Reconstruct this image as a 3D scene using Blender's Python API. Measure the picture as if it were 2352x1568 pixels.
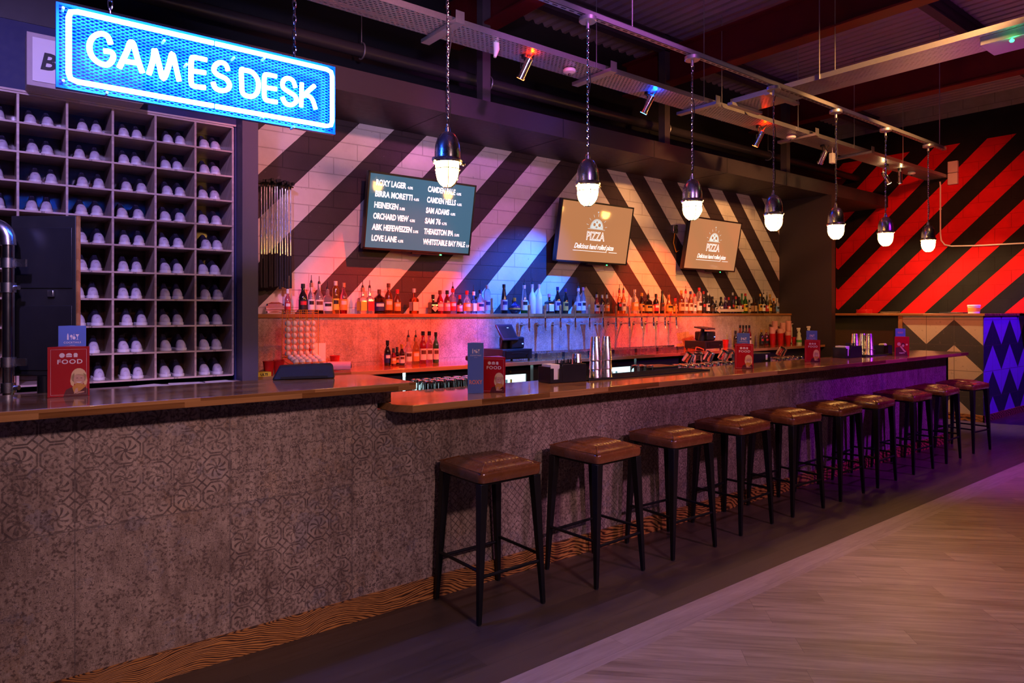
import bpy, math, random
from mathutils import Vector, Matrix
R = math.radians; PI = math.pi
random.seed(7)
for o in list(bpy.data.objects): bpy.data.objects.remove(o)
sc = bpy.context.scene; col = sc.collection
# ------------------------------------------------------------------ camera, world, exposure
CH = 1.577                                   # eye height
cam = bpy.data.objects.new('camera', bpy.data.cameras.new('camera')); col.objects.link(cam); sc.camera = cam
cam.location = (0, 0, CH); cam.rotation_euler = (R(90), 0, R(-38.22))
cam.data.lens = 24; cam.data.sensor_width = 36; cam.data.shift_y = -0.0281
cam.data.clip_start = 0.05; cam.data.clip_end = 60
w = bpy.data.worlds.new('world'); sc.world = w; w.use_nodes = True
w.node_tree.nodes['Background'].inputs[0].default_value = (.30, .18, .50, 1)
w.node_tree.nodes['Background'].inputs[1].default_value = .008
sc.view_settings.view_transform = 'Standard'; sc.view_settings.look = 'None'
sc.view_settings.gamma = 1; sc.view_settings.exposure = 0; sc.view_settings.use_curve_mapping = False

def lamp(name, kind, loc, target, color, power, angle=60, blend=.6, size=.1):
    d = bpy.data.lights.new(name, kind); o = bpy.data.objects.new(name, d); col.objects.link(o)
    o.location = loc; d.color = color; d.energy = power
    if kind == 'SPOT': d.spot_size = R(angle); d.spot_blend = blend; d.shadow_soft_size = size
    elif kind == 'AREA': d.size = size
    else: d.shadow_soft_size = size
    if target is not None:
        o.rotation_euler = (Vector(target) - Vector(loc)).to_track_quat('-Z', 'Y').to_euler()
    return o
PINK = (1, .42, .50); RED = (1, .035, .0); BLUE = (.0, .13, 1); PURPLE = (.42, .10, 1); WARM = (1, .60, .22)
# unseen spotlights: pink ones inferred from their light, the others added as fill
lamp('pink_wall_light', 'SPOT', (1.6, 0.6, 4.2), (2.75, 6.3, 2.75), (1, .28, .31), 780, 33, .8, .12)
lamp('pink_wall_light', 'SPOT', (3.2, 0.6, 4.2), (4.4, 6.3, 3.2), (.80, .17, .85), 600, 27, .8, .12)
lamp('warm_wall_fill', 'SPOT', (6.0, 1.2, 4.3), (8.0, 6.3, 2.6), (1, .42, .13), 1300, 42, .8, .12)
lamp('warm_wall_fill', 'SPOT', (7.5, 2.0, 4.3), (9.8, 6.3, 2.2), (1, .42, .13), 480, 50, .8, .12)
lamp('pink_counter_light', 'SPOT', (-0.3, -1.6, 3.4), (-0.2, 3.3, .45), (1, .58, .66), 330, 44, .8, .15)
lamp('pink_counter_light', 'SPOT', (1.8, -1.6, 3.4), (1.9, 3.3, .50), (1, .57, .58), 330, 44, .8, .15)
lamp('pink_counter_light', 'SPOT', (4.2, -1.4, 3.4), (4.3, 3.3, .55), (1, .40, .80), 330, 46, .8, .15)
lamp('purple_counter_fill', 'SPOT', (8.0, -0.2, 3.4), (7.9, 3.3, .55), (.42, .02, 1), 620, 56, .8, .1)
lamp('shoe_fill', 'SPOT', (-0.6, 0.8, 4.0), (0.6, 5.5, 2.1), (.50, .34, 1), 760, 46, .8, .12)
lamp('floor_fill', 'SPOT', (5.2, -0.5, 4.2), (5.0, .5, 0), (1, .50, .24), 320, 60, .9, .15)
lamp('floor_fill', 'SPOT', (2.2, -1.0, 4.2), (2.6, .7, 0), (.62, .38, 1), 230, 66, .9, .15)
lamp('red_wall_fill', 'SPOT', (9.3, 3.0, 4.2), (12.9, 5.0, 1.9), (1, .13, .04), 330, 78, .8, .1)
lamp('blue_floor_fill', 'SPOT', (11.6, 1.0, 4.2), (12.4, 3.0, .2), (.12, .004, 1), 1050, 58, .6, .1)
lamp('purple_ceiling_fill', 'SPOT', (6.5, 1.8, 3.0), (8.0, 3.0, 5.0), (.60, .10, .7), 50, 110, .9, .2)  # added fill aimed up at the roof, no lamp hangs here
lamp('purple_ceiling_fill', 'SPOT', (2.5, 1.5, 3.0), (4.6, 4.6, 3.9), (.70, .32, 1), 130, 70, .9, .2)
lamp('tray_fill', 'SPOT', (1.2, 1.8, 2.8), (2.6, 4.66, 3.85), (.60, .48, 1), 260, 50, .9, .1)  # unseen fill added to brighten the underside of the cable tray

# ------------------------------------------------------------------ helpers
CX, SX = math.cos(R(51.78)), math.sin(R(51.78))
def onY(px, py, Y):
    a = (px-1176)/1568; s = Y/(SX-a*CX); return s*(a*SX+CX), CH+s*(718-py)/1568
def onX(px, py, X):
    a = (px-1176)/1568; s = X/(a*SX+CX); return s*(SX-a*CX), CH+s*(718-py)/1568
def onZ(px, py, z):
    a = (px-1176)/1568; s = (z-CH)*1568/(718-py); return s*(a*SX+CX), s*(SX-a*CX)
def spanY(px, wpx, Y):
    return onY(px+wpx/2, 718, Y)[0]-onY(px-wpx/2, 718, Y)[0]

def tag(o, label=None, cat=None, group=None, kind=None):
    if label: o['label'] = label
    if cat: o['category'] = cat
    if group: o['group'] = group
    if kind: o['kind'] = kind
    return o
def thing(name, loc, label, cat, group=None, rz=0):
    o = bpy.data.objects.new(name, None); col.objects.link(o)
    o.location = loc; o.rotation_euler = (0, 0, rz); o.empty_display_size = .05
    return tag(o, label, cat, group)

class MB:
    def __init__(s): s.v = []; s.f = []; s.m = []
    def add(s, vs, fs, mi=0):
        n = len(s.v); s.v += [tuple(p) for p in vs]
        for f in fs: s.f.append([i+n for i in f]); s.m.append(mi)
        return s
    def bx(s, x0, x1, y0, y1, z0, z1, mi=0):
        vs = [(x, y, z) for z in (z0, z1) for y in (y0, y1) for x in (x0, x1)]
        return s.add(vs, [(0,2,3,1),(4,5,7,6),(0,1,5,4),(2,6,7,3),(0,4,6,2),(1,3,7,5)], mi)
    def box(s, c, sz, mi=0, rot=None):
        hx, hy, hz = sz[0]/2, sz[1]/2, sz[2]/2
        vs = [Vector((x, y, z)) for z in (-hz, hz) for y in (-hy, hy) for x in (-hx, hx)]
        if rot is not None: vs = [rot @ p for p in vs]
        vs = [p+Vector(c) for p in vs]
        return s.add(vs, [(0,2,3,1),(4,5,7,6),(0,1,5,4),(2,6,7,3),(0,4,6,2),(1,3,7,5)], mi)
    def cyl(s, p0, p1, r0, r1=None, n=14, mi=0, caps=True):
        if r1 is None: r1 = r0
        p0, p1 = Vector(p0), Vector(p1); d = (p1-p0).normalized()
        a = d.orthogonal().normalized(); b = d.cross(a)
        vs = []
        for p, r in ((p0, r0), (p1, r1)):
            vs += [p+(a*math.cos(2*PI*i/n)+b*math.sin(2*PI*i/n))*r for i in range(n)]
        fs = [(i, (i+1) % n, n+(i+1) % n, n+i) for i in range(n)]
        if caps: fs += [tuple(range(n-1, -1, -1)), tuple(range(n, 2*n))]
        return s.add(vs, fs, mi)
    def lathe(s, prof, c=(0,0,0), n=18, mi=0, close=True):
        vs = []; fs = []; k = len(prof)
        for r, z in prof: vs += [(c[0]+r*math.cos(2*PI*i/n), c[1]+r*math.sin(2*PI*i/n), c[2]+z) for i in range(n)]
        for j in range(k-1):
            for i in range(n): fs.append((j*n+i, j*n+(i+1) % n, (j+1)*n+(i+1) % n, (j+1)*n+i))
        if close: fs.append(tuple(range(n-1, -1, -1))); fs.append(tuple((k-1)*n+i for i in range(n)))
        return s.add(vs, fs, mi)
    def poly(s, pts, mi=0): return s.add(pts, [tuple(range(len(pts)))], mi)
    def prism(s, pts, z0, z1, mi=0):
        n = len(pts); vs = [(x, y, z0) for x, y in pts]+[(x, y, z1) for x, y in pts]
        return s.add(vs, [tuple(range(n-1, -1, -1)), tuple(range(n, 2*n))]+[(i, (i+1) % n, n+(i+1) % n, n+i) for i in range(n)], mi)
    def tube(s, path, r, n=8, mi=0, closed=False):
        P = [Vector(p) for p in path]; k = len(P); vs = []; up = None
        for i, p in enumerate(P):
            if closed: d = (P[(i+1) % k]-P[i-1])
            else: d = P[min(i+1, k-1)]-P[max(i-1, 0)]
            d.normalize()
            if up is None: up = d.orthogonal().normalized()
            else: up = (up-d*up.dot(d)).normalized()
            b = d.cross(up)
            rr = r[i] if isinstance(r, (list, tuple)) else r
            vs += [p+(up*math.cos(2*PI*j/n)+b*math.sin(2*PI*j/n))*rr for j in range(n)]
        fs = []
        for i in range(k if closed else k-1):
            q = (i+1) % k
            for j in range(n): fs.append((i*n+j, i*n+(j+1) % n, q*n+(j+1) % n, q*n+j))
        if not closed: fs += [tuple(range(n-1, -1, -1)), tuple((k-1)*n+j for j in range(n))]
        return s.add(vs, fs, mi)
    def text(s, t, size, org, u=(1,0,0), v=(0,0,1), mi=0, xs=1, align='LEFT', bold=0, ext=.0004, shear=0, sp=1):
        c = bpy.data.curves.new('t', 'FONT'); c.body = t; c.size = size; c.align_x = align; c.extrude = ext
        c.offset = bold; c.shear = shear; c.space_character = sp; c.resolution_u = 3
        ob = bpy.data.objects.new('t', c); col.objects.link(ob)
        dg = bpy.context.evaluated_depsgraph_get()
        me = bpy.data.meshes.new_from_object(ob.evaluated_get(dg))
        u, v = Vector(u), Vector(v); nn = u.cross(v); O = Vector(org)
        s.add([O+u*(p.co.x*xs)+v*p.co.y+nn*p.co.z for p in me.vertices], [tuple(f.vertices) for f in me.polygons], mi)
        bpy.data.objects.remove(ob); bpy.data.curves.remove(c); bpy.data.meshes.remove(me)
        return s
    def build(s, name, mats, parent=None, bevel=0, flat=False, ang=38, weld=False):
        me = bpy.data.meshes.new(name)
        root = parent
        while root is not None and root.parent is not None: root = root.parent
        o0 = root.location if root is not None and root.get('_w') else Vector((0, 0, 0))
        me.from_pydata([(a-o0[0], b-o0[1], c-o0[2]) for a, b, c in s.v], [], s.f)
        if not isinstance(mats, (list, tuple)): mats = [mats]
        for m in mats: me.materials.append(m)
        for p, m in zip(me.polygons, s.m): p.material_index = m
        if not flat:
            for p in me.polygons: p.use_smooth = True
            try: me.set_sharp_from_angle(angle=R(ang))
            except Exception: pass
        me.update()
        o = bpy.data.objects.new(name, me); col.objects.link(o)
        if parent is not None: o.parent = parent
        if bevel:
            b = o.modifiers.new('bevel', 'BEVEL'); b.width = bevel; b.segments = 2; b.limit_method = 'ANGLE'; b.angle_limit = R(40)
        return o
def wthing(*a, **k):              # a thing whose parts are given in world coordinates
    o = thing(*a, **k); o['_w'] = 1; return o
def copy_tree(o, parent=None):
    c = o.copy(); col.objects.link(c)
    if parent is not None: c.parent = parent
    for ch in list(o.children): copy_tree(ch, c)
    return c
ORD = ['first','second','third','fourth','fifth','sixth','seventh','eighth','ninth','tenth','eleventh','twelfth','thirteenth','fourteenth','fifteenth','sixteenth','seventeenth','eighteenth','nineteenth','twentieth']

# ------------------------------------------------------------------ materials
class NT:
    def __init__(s, name):
        s.mat = bpy.data.materials.new(name); s.mat.use_nodes = True; s.t = s.mat.node_tree
        s.b = s.t.nodes['Principled BSDF']; s.out = s.t.nodes['Material Output']
        s.P = s.n('ShaderNodeNewGeometry').outputs['Position']
    def n(s, k): return s.t.nodes.new(k)
    def l(s, a, b):
        if isinstance(a, (int, float)): b.default_value = a
        elif isinstance(a, (tuple, list)): b.default_value = tuple(a)+((1,) if len(a) == 3 and len(b.default_value) == 4 else ())
        else: s.t.links.new(a, b)
    def m(s, op, a, b=0, c=0, clamp=False):
        k = s.n('ShaderNodeMath'); k.operation = op; k.use_clamp = clamp
        s.l(a, k.inputs[0]); s.l(b, k.inputs[1]); s.l(c, k.inputs[2]); return k.outputs[0]
    def sep(s, v):
        k = s.n('ShaderNodeSeparateXYZ'); s.l(v, k.inputs[0]); return k.outputs
    def comb(s, x, y, z=0):
        k = s.n('ShaderNodeCombineXYZ'); s.l(x, k.inputs[0]); s.l(y, k.inputs[1]); s.l(z, k.inputs[2]); return k.outputs[0]
    def mix(s, f, a, b):
        k = s.n('ShaderNodeMix'); k.data_type = 'RGBA'; s.l(f, k.inputs[0]); s.l(a, k.inputs[6]); s.l(b, k.inputs[7]); return k.outputs[2]
    def noise(s, sc, det=3, v=None, rough=.5, dist=0, out='Fac'):
        k = s.n('ShaderNodeTexNoise'); s.l(v if v is not None else s.P, k.inputs['Vector'])
        k.inputs['Scale'].default_value = sc; k.inputs['Detail'].default_value = det
        k.inputs['Roughness'].default_value = rough; k.inputs['Distortion'].default_value = dist; return k.outputs[out]
    def vor(s, sc, v=None, feat='F1', out='Distance'):
        k = s.n('ShaderNodeTexVoronoi'); k.feature = feat; s.l(v if v is not None else s.P, k.inputs['Vector']); k.inputs['Scale'].default_value = sc
        return k.outputs[out]
    def wn(s, v):
        k = s.n('ShaderNodeTexWhiteNoise'); k.noise_dimensions = '3D'; s.l(v, k.inputs['Vector']); return k.outputs['Value']
    def ramp(s, f, stops, const=False):
        k = s.n('ShaderNodeValToRGB'); s.l(f, k.inputs[0]); e = k.color_ramp.elements
        if const: k.color_ramp.interpolation = 'CONSTANT'
        while len(e) > len(stops): e.remove(e[-1])
        while len(e) < len(stops): e.new(.5)
        for q, (p, c) in zip(e, stops): q.position = p; q.color = tuple(c)+(1,) if len(c) == 3 else c
        return k.outputs[0]
    def scale(s, v, a):
        k = s.n('ShaderNodeVectorMath'); k.operation = 'MULTIPLY'; s.l(v, k.inputs[0]); k.inputs[1].default_value = a; return k.outputs[0]
    def bump(s, h, st=.3, d=.01):
        k = s.n('ShaderNodeBump'); k.inputs['Strength'].default_value = st; k.inputs['Distance'].default_value = d
        s.l(h, k.inputs['Height']); s.l(k.outputs[0], s.b.inputs['Normal'])
    def set(s, base=None, rough=None, metal=None, coat=None, spec=None, trans=None, ior=None, alpha=None):
        for v, n in ((base,'Base Color'),(rough,'Roughness'),(metal,'Metallic'),(coat,'Coat Weight'),(spec,'Specular IOR Level'),(trans,'Transmission Weight'),(ior,'IOR'),(alpha,'Alpha')):
            if v is not None: s.l(v, s.b.inputs[n])
        return s.mat
    def step(s, a, b): return s.m('GREATER_THAN', a, b)

def mat(name, base, rough=.5, metal=0, coat=0, var=.12, vs=20, trans=0, ior=1.45, emit=0, ecol=None, bump=0):
    t = NT(name)
    if var:
        f = t.noise(vs, 3)
        lo = tuple(c*(1-var) for c in base); hi = tuple(min(1, c*(1+var)) for c in base)
        t.set(t.mix(f, lo, hi))
        t.l(t.m('MULTIPLY_ADD', f, rough*.3, rough*.85), t.b.inputs['Roughness'])
        if bump: t.bump(f, bump)
    else: t.set(base, rough)
    t.set(metal=metal, coat=coat, trans=trans, ior=ior)
    if emit:
        t.l(ecol or base, t.b.inputs['Emission Color']); t.b.inputs['Emission Strength'].default_value = emit
    return t.mat
M = {}
M['black'] = mat('black_paint', (.012, .012, .014), .5)
M['black_metal'] = mat('black_metal', (.010, .010, .012), .38, .3)
M['black_plastic'] = mat('black_plastic', (.015, .015, .018), .32)
M['rubber'] = mat('black_rubber', (.010, .010, .011), .7, bump=.2, vs=200)
M['navy'] = mat('neon_washed_wall', (.018, .022, .10), .6)  # neon's blue wash on the left wall is put into this colour
M['char'] = mat('dark_grey_board', (.034, .027, .034), .5, var=.05)
M['chrome'] = mat('chrome', (.88, .88, .89), .16, 1, var=.03)
M['steel'] = mat('brushed_steel', (.72, .72, .74), .27, 1, var=.06)
M['galv'] = mat('galvanised_steel', (.38, .38, .40), .42, .75, vs=60)
M['white'] = mat('white_plastic', (.75, .74, .72), .4, var=.04)
M['paper'] = mat('white_paper', (.8, .79, .77), .7, var=.03)
M['red_steel'] = mat('dark_red_painted_steel', (.11, .006, .009), .45, var=.25, vs=4)
M['joist'] = mat('grey_joist', (.06, .045, .055), .6, var=.2, vs=6)
M['gold'] = mat('brass', (.75, .48, .14), .2, 1, var=.05)
M['glass'] = mat('clear_glass', (.95, .96, .97), .02, 0, var=0, trans=1)
M['red_plastic'] = mat('red_plastic', (.55, .012, .012), .3, var=.05)
M['pink_plastic'] = mat('pale_inner_plastic', (.75, .36, .33), .4, var=.05)
M['orange_wire'] = mat('orange_coated_wire', (.75, .30, .02), .35, .3, var=.05)
M['ball'] = mat('white_ball', (.82, .80, .80), .28, 0, .3, var=.03)
M['globe'] = mat('glowing_lamp_glass', (1, .85, .6), .3, var=0, emit=84, ecol=(1, .48, .11))
M['neon'] = mat('neon_tube', (.8, .9, 1), .3, var=0, emit=110, ecol=(.022, .12, 1))
M['lens_red'] = mat('red_lamp_lens', (1, .1, .05), .3, var=0, emit=30, ecol=(1, .10, .02))
M['lens_blue'] = mat('blue_lamp_lens', (.1, .5, 1), .3, var=0, emit=30, ecol=(.05, .35, 1))
M['lens_warm'] = mat('warm_lamp_lens', (1, .8, .4), .3, var=0, emit=60, ecol=(1, .75, .30))
M['led_green'] = mat('green_led', (.1, 1, .3), .3, var=0, emit=8, ecol=(.02, 1, .15))
M['led_blue'] = mat('blue_led', (.1, .2, 1), .3, var=0, emit=6, ecol=(.1, .2, 1))
M['leather'] = None

def m_blocks(t, P2, bw, bh, mort=.006):       # returns mortar factor (1 in joint) and per block random
    k = t.n('ShaderNodeTexBrick'); t.l(P2, k.inputs['Vector']); k.offset = .5
    k.inputs['Color1'].default_value = (0, 0, 0, 1); k.inputs['Color2'].default_value = (1, 1, 1, 1); k.inputs['Mortar'].default_value = (.5, .5, .5, 1)
    k.inputs['Scale'].default_value = 1; k.inputs['Mortar Size'].default_value = mort; k.inputs['Mortar Smooth'].default_value = .4
    k.inputs['Brick Width'].default_value = bw; k.inputs['Row Height'].default_value = bh
    return k.outputs['Fac'], k.outputs['Color']

def wall_stripes():
    t = NT('striped_block_paint'); x, y, z = t.sep(t.P)
    dx = t.m('SUBTRACT', x, 6.17); right = t.step(dx, 0)
    wob = t.m('MULTIPLY', t.m('SUBTRACT', t.noise(9, 2), .5), .008)
    ik = t.m('MULTIPLY_ADD', right, -.027, .9615)
    d = t.m('ADD', t.m('ADD', t.m('ABSOLUTE', dx), t.m('MULTIPLY', t.m('SUBTRACT', z, 1.577), ik)), wob)
    st = t.m('MULTIPLY_ADD', right, -.0215, .387)
    q = t.m('DIVIDE', t.m('SUBTRACT', d, .32), st)
    fr = t.m('FRACT', t.m('MULTIPLY', t.m('ADD', q, 8), .5))
    white = t.step(fr, .5)
    mf, bc = m_blocks(t, t.comb(x, z), .50, .1625, .005)
    dirt = t.noise(3.5, 6, rough=.65)
    wc = t.mix(dirt, (.50, .47, .45), (.80, .78, .76)); bc2 = t.mix(dirt, (.022, .012, .018), (.055, .034, .045))
    c = t.mix(white, bc2, wc)
    c = t.mix(t.m('MULTIPLY', mf, .45), c, t.mix(white, (.008, .006, .01), (.32, .28, .27)))
    spots = t.m('LESS_THAN', t.noise(26, 2), .27)
    c = t.mix(t.m('MULTIPLY', spots, .35), c, (.15, .12, .13))
    t.set(c, .62)
    h = t.m('ADD', t.m('MULTIPLY', mf, -1), t.m('MULTIPLY', t.noise(60, 3), .25)); t.bump(h, .8, .008)
    return t.mat
def wall_red():
    t = NT('red_black_block_paint'); x, y, z = t.sep(t.P)
    f = t.m('SUBTRACT', z, t.m('MULTIPLY', t.m('ABSOLUTE', t.m('SUBTRACT', y, 6.36)), .98))
    q = t.m('FRACT', t.m('ADD', t.m('DIVIDE', t.m('SUBTRACT', f, .10), .765), 8))
    red = t.m('MULTIPLY', t.m('LESS_THAN', q, .505), t.m('LESS_THAN', z, 4.40))
    mf, bc = m_blocks(t, t.comb(y, z), .45, .225, .005)
    n = t.noise(5, 5)
    c = t.mix(red, t.mix(n, (.007, .007, .007), (.02, .018, .018)), t.mix(n, (.50, .006, .010), (.78, .012, .016)))
    c = t.mix(t.m('GREATER_THAN', z, 4.86), c, t.mix(n, (.20, .16, .14), (.42, .36, .32)))
    c = t.mix(t.m('MULTIPLY', mf, .3), c, (.01, .006, .006))
    t.set(c, .7, spec=.12); t.bump(t.m('ADD', t.m('MULTIPLY', mf, -1), t.m('MULTIPLY', t.noise(50, 3), .3)), .7, .008)
    return t.mat
def tile_mat(name, bright=1.0, con=1.0, x0=.318, z0=.10, tw=.6):
    t = NT(name); x, y, z = t.sep(t.P)
    u = t.m('DIVIDE', t.m('SUBTRACT', x, x0), tw); v = t.m('DIVIDE', t.m('SUBTRACT', z, z0), tw)
    cell = t.comb(t.m('FLOOR', u), t.m('FLOOR', v), 3.3); rnd = t.wn(cell)
    fu, fv = t.m('FRACT', u), t.m('FRACT', v)
    seam = t.m('LESS_THAN', t.m('MINIMUM', t.m('MINIMUM', fu, t.m('SUBTRACT', 1, fu)), t.m('MINIMUM', fv, t.m('SUBTRACT', 1, fv))), .0035)
    def polar(n):
        a = t.m('SUBTRACT', t.m('FRACT', t.m('MULTIPLY', fu, n)), .5); b = t.m('SUBTRACT', t.m('FRACT', t.m('MULTIPLY', fv, n)), .5)
        r = t.m('SQRT', t.m('ADD', t.m('MULTIPLY', a, a), t.m('MULTIPLY', b, b))); th = t.m('ARCTAN2', a, b); return a, b, r, th
    a, b, r, th = polar(5)                     # rosettes in octagons
    pet = t.m('MULTIPLY', t.m('SINE', t.m('ADD', t.m('MULTIPLY', th, 8), t.m('MULTIPLY', r, 14))), t.m('LESS_THAN', r, .36))
    octr = t.m('MAXIMUM', t.m('MAXIMUM', t.m('ABSOLUTE', a), t.m('ABSOLUTE', b)), t.m('MULTIPLY', t.m('ADD', t.m('ABSOLUTE', a), t.m('ABSOLUTE', b)), .7071))
    ring = t.m('LESS_THAN', t.m('ABSOLUTE', t.m('SUBTRACT', octr, .455)), .030)
    core = t.m('LESS_THAN', r, .07)
    crossd = t.m('MULTIPLY', t.m('GREATER_THAN', octr, .48), t.m('LESS_THAN', t.m('ABSOLUTE', t.m('SUBTRACT', t.m('ABSOLUTE', a), t.m('ABSOLUTE', b))), .04))
    p1 = t.m('MAXIMUM', t.m('MAXIMUM', t.m('GREATER_THAN', pet, .35), ring), t.m('MAXIMUM', core, crossd))
    a, b, r, th = polar(4)                     # scrolls
    sw = t.m('SINE', t.m('ADD', t.m('MULTIPLY', r, 46), t.m('MULTIPLY', t.m('SINE', t.m('MULTIPLY', th, 4)), 3.2)))
    ka = t.noise(1, 2, v=t.comb(t.m('MULTIPLY', t.m('ABSOLUTE', a), 9), t.m('MULTIPLY', t.m('ABSOLUTE', b), 9), 4.7), dist=1.5)
    p2 = t.m('LESS_THAN', t.m('ABSOLUTE', t.m('SUBTRACT', t.m('FRACT', t.m('MULTIPLY', ka, 7)), .5)), .17)
    p3a = t.m('SINE', t.m('MULTIPLY', t.m('ADD', fu, fv), 88)); p3b = t.m('SINE', t.m('MULTIPLY', t.m('SUBTRACT', fu, fv), 88))
    p3 = t.m('GREATER_THAN', t.m('MAXIMUM', p3a, p3b), .88)   # lattice
    a, b, r, th = polar(3)                     # leafy damask
    mn, mx = t.m('MINIMUM', t.m('ABSOLUTE', a), t.m('ABSOLUTE', b)), t.m('MAXIMUM', t.m('ABSOLUTE', a), t.m('ABSOLUTE', b))
    kb = t.noise(1, 4, v=t.comb(t.m('MULTIPLY', mn, 16), t.m('MULTIPLY', mx, 13), 1.9), rough=.6, dist=.8)
    p4 = t.m('GREATER_THAN', kb, .53)
    L_ = t.m('LESS_THAN', x, .925); U_ = t.m('GREATER_THAN', z, .70)
    s1 = t.m('MAXIMUM', t.m('MULTIPLY', L_, U_), t.m('LESS_THAN', rnd, .10)); s2 = t.m('MAXIMUM', t.m('MULTIPLY', t.m('SUBTRACT', 1, U_), t.m('LESS_THAN', t.m('ABSOLUTE', t.m('SUBTRACT', x, 1.22)), .297)), t.m('LESS_THAN', rnd, .25)); s3 = t.m('LESS_THAN', rnd, .62)
    pat = t.mix(s1, t.mix(s2, t.mix(s3, p4, p3), p2), p1)
    wear = t.noise(2.6, 8, rough=.68); fine = t.noise(75, 5, rough=.72); mid = t.noise(9, 6, rough=.7, dist=.5)
    base = t.ramp(wear, [(.25, (.13, .080, .060)), (.45, (.29, .205, .155)), (.58, (.40, .30, .235)), (.75, (.20, .135, .105))])
    blue = t.m('MULTIPLY', t.m('GREATER_THAN', t.noise(4.2, 6, rough=.75, v=t.scale(t.P, (1, 1, 1.3))), .60), .42)
    base = t.mix(blue, base, (.13, .15, .23))
    och = t.m('MULTIPLY', t.m('GREATER_THAN', t.noise(5.1, 5, rough=.7, v=t.scale(t.P, (1.2, 1, .8))), .62), .5)
    base = t.mix(och, base, (.34, .20, .10))
    str_ = t.m('MULTIPLY', t.m('MULTIPLY_ADD', t.m('SUBTRACT', mid, .5), 4.2, .62, clamp=True), .86*con)
    grit = t.noise(1, 7, v=t.scale(t.P, (16, 16, 5)), rough=.78, dist=.3); base = t.mix(t.m('MULTIPLY_ADD', t.m('SUBTRACT', grit, .5), 4.5, .45, clamp=True), t.mix(.40*con, base, (.07, .045, .038)), t.mix(.40*con, base, (.50, .40, .33)))
    c = t.mix(t.m('MULTIPLY', pat, str_), base, t.mix(wear, (.040, .022, .022), (.075, .048, .042)))
    dark = t.m('MULTIPLY', t.m('LESS_THAN', fine, .455), t.m('LESS_THAN', mid, .53)); c = t.mix(t.m('MULTIPLY', dark, .75*con), c, (.06, .035, .03))
    lite = t.m('MULTIPLY', t.m('GREATER_THAN', fine, .60), .35); c = t.mix(lite, c, (.42, .34, .30))
    c = t.mix(t.m('MULTIPLY', seam, .6), c, (.06, .05, .05))
    k = t.n('ShaderNodeMix'); k.data_type = 'RGBA'; k.blend_type = 'MULTIPLY'; k.inputs[0].default_value = 1
    t.l(c, k.inputs[6]); k.inputs[7].default_value = (bright, bright, bright, 1)
    t.set(k.outputs[2], .55); t.bump(t.m('SUBTRACT', t.m('MULTIPLY', fine, .5), t.m('MULTIPLY', pat, .3)), .25, .004)
    return t.mat
def wood(name, c1, c2, rough=.2, stave=.045, length=.5, axis='x', coat=.4, gs=1):
    t = NT(name); x, y, z = t.sep(t.P)
    if axis == 'x': u, v = x, t.m('ADD', y, z)
    else: u, v = y, t.m('ADD', x, z)
    row = t.m('FLOOR', t.m('DIVIDE', v, stave)); off = t.m('MULTIPLY', t.wn(t.comb(row, 1, 2)), length)
    cu = t.m('FLOOR', t.m('DIVIDE', t.m('ADD', u, off), length)); r = t.wn(t.comb(row, cu, 5))
    g = t.noise(1, 5, v=t.comb(t.m('MULTIPLY', u, 2.5*gs), t.m('MULTIPLY', v, 55*gs), t.m('MULTIPLY', r, 30)), rough=.6)
    f = t.m('ADD', t.m('MULTIPLY', r, .5), t.m('MULTIPLY', g, .5))
    t.set(t.ramp(f, [(.2, c1), (.75, c2)]), rough, coat=coat); t.b.inputs['Coat Roughness'].default_value = .08
    t.bump(g, .06, .002)
    return t.mat
def burnt():
    t = NT('scorched_wood'); x, y, z = t.sep(t.P)
    k = t.n('ShaderNodeTexWave'); k.wave_type = 'RINGS'; k.rings_direction = 'Y'
    t.l(t.comb(t.m('MULTIPLY', x, .9), t.m('MULTIPLY', y, 2), t.m('ADD', t.m('MULTIPLY', z, 9), t.m('MULTIPLY', t.noise(2.2, 2), 2.2))), k.inputs['Vector'])
    k.inputs['Scale'].default_value = 4.5; k.inputs['Distortion'].default_value = 7; k.inputs['Detail'].default_value = 3; k.inputs['Detail Scale'].default_value = 1.0
    t.set(t.ramp(k.outputs['Fac'], [(.0, (.035, .014, .006)), (.25, (.14, .05, .014)), (.5, (.36, .14, .032)), (1, (.50, .22, .055))]), .42)
    t.bump(k.outputs['Fac'], .35, .004)
    return t.mat
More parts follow.
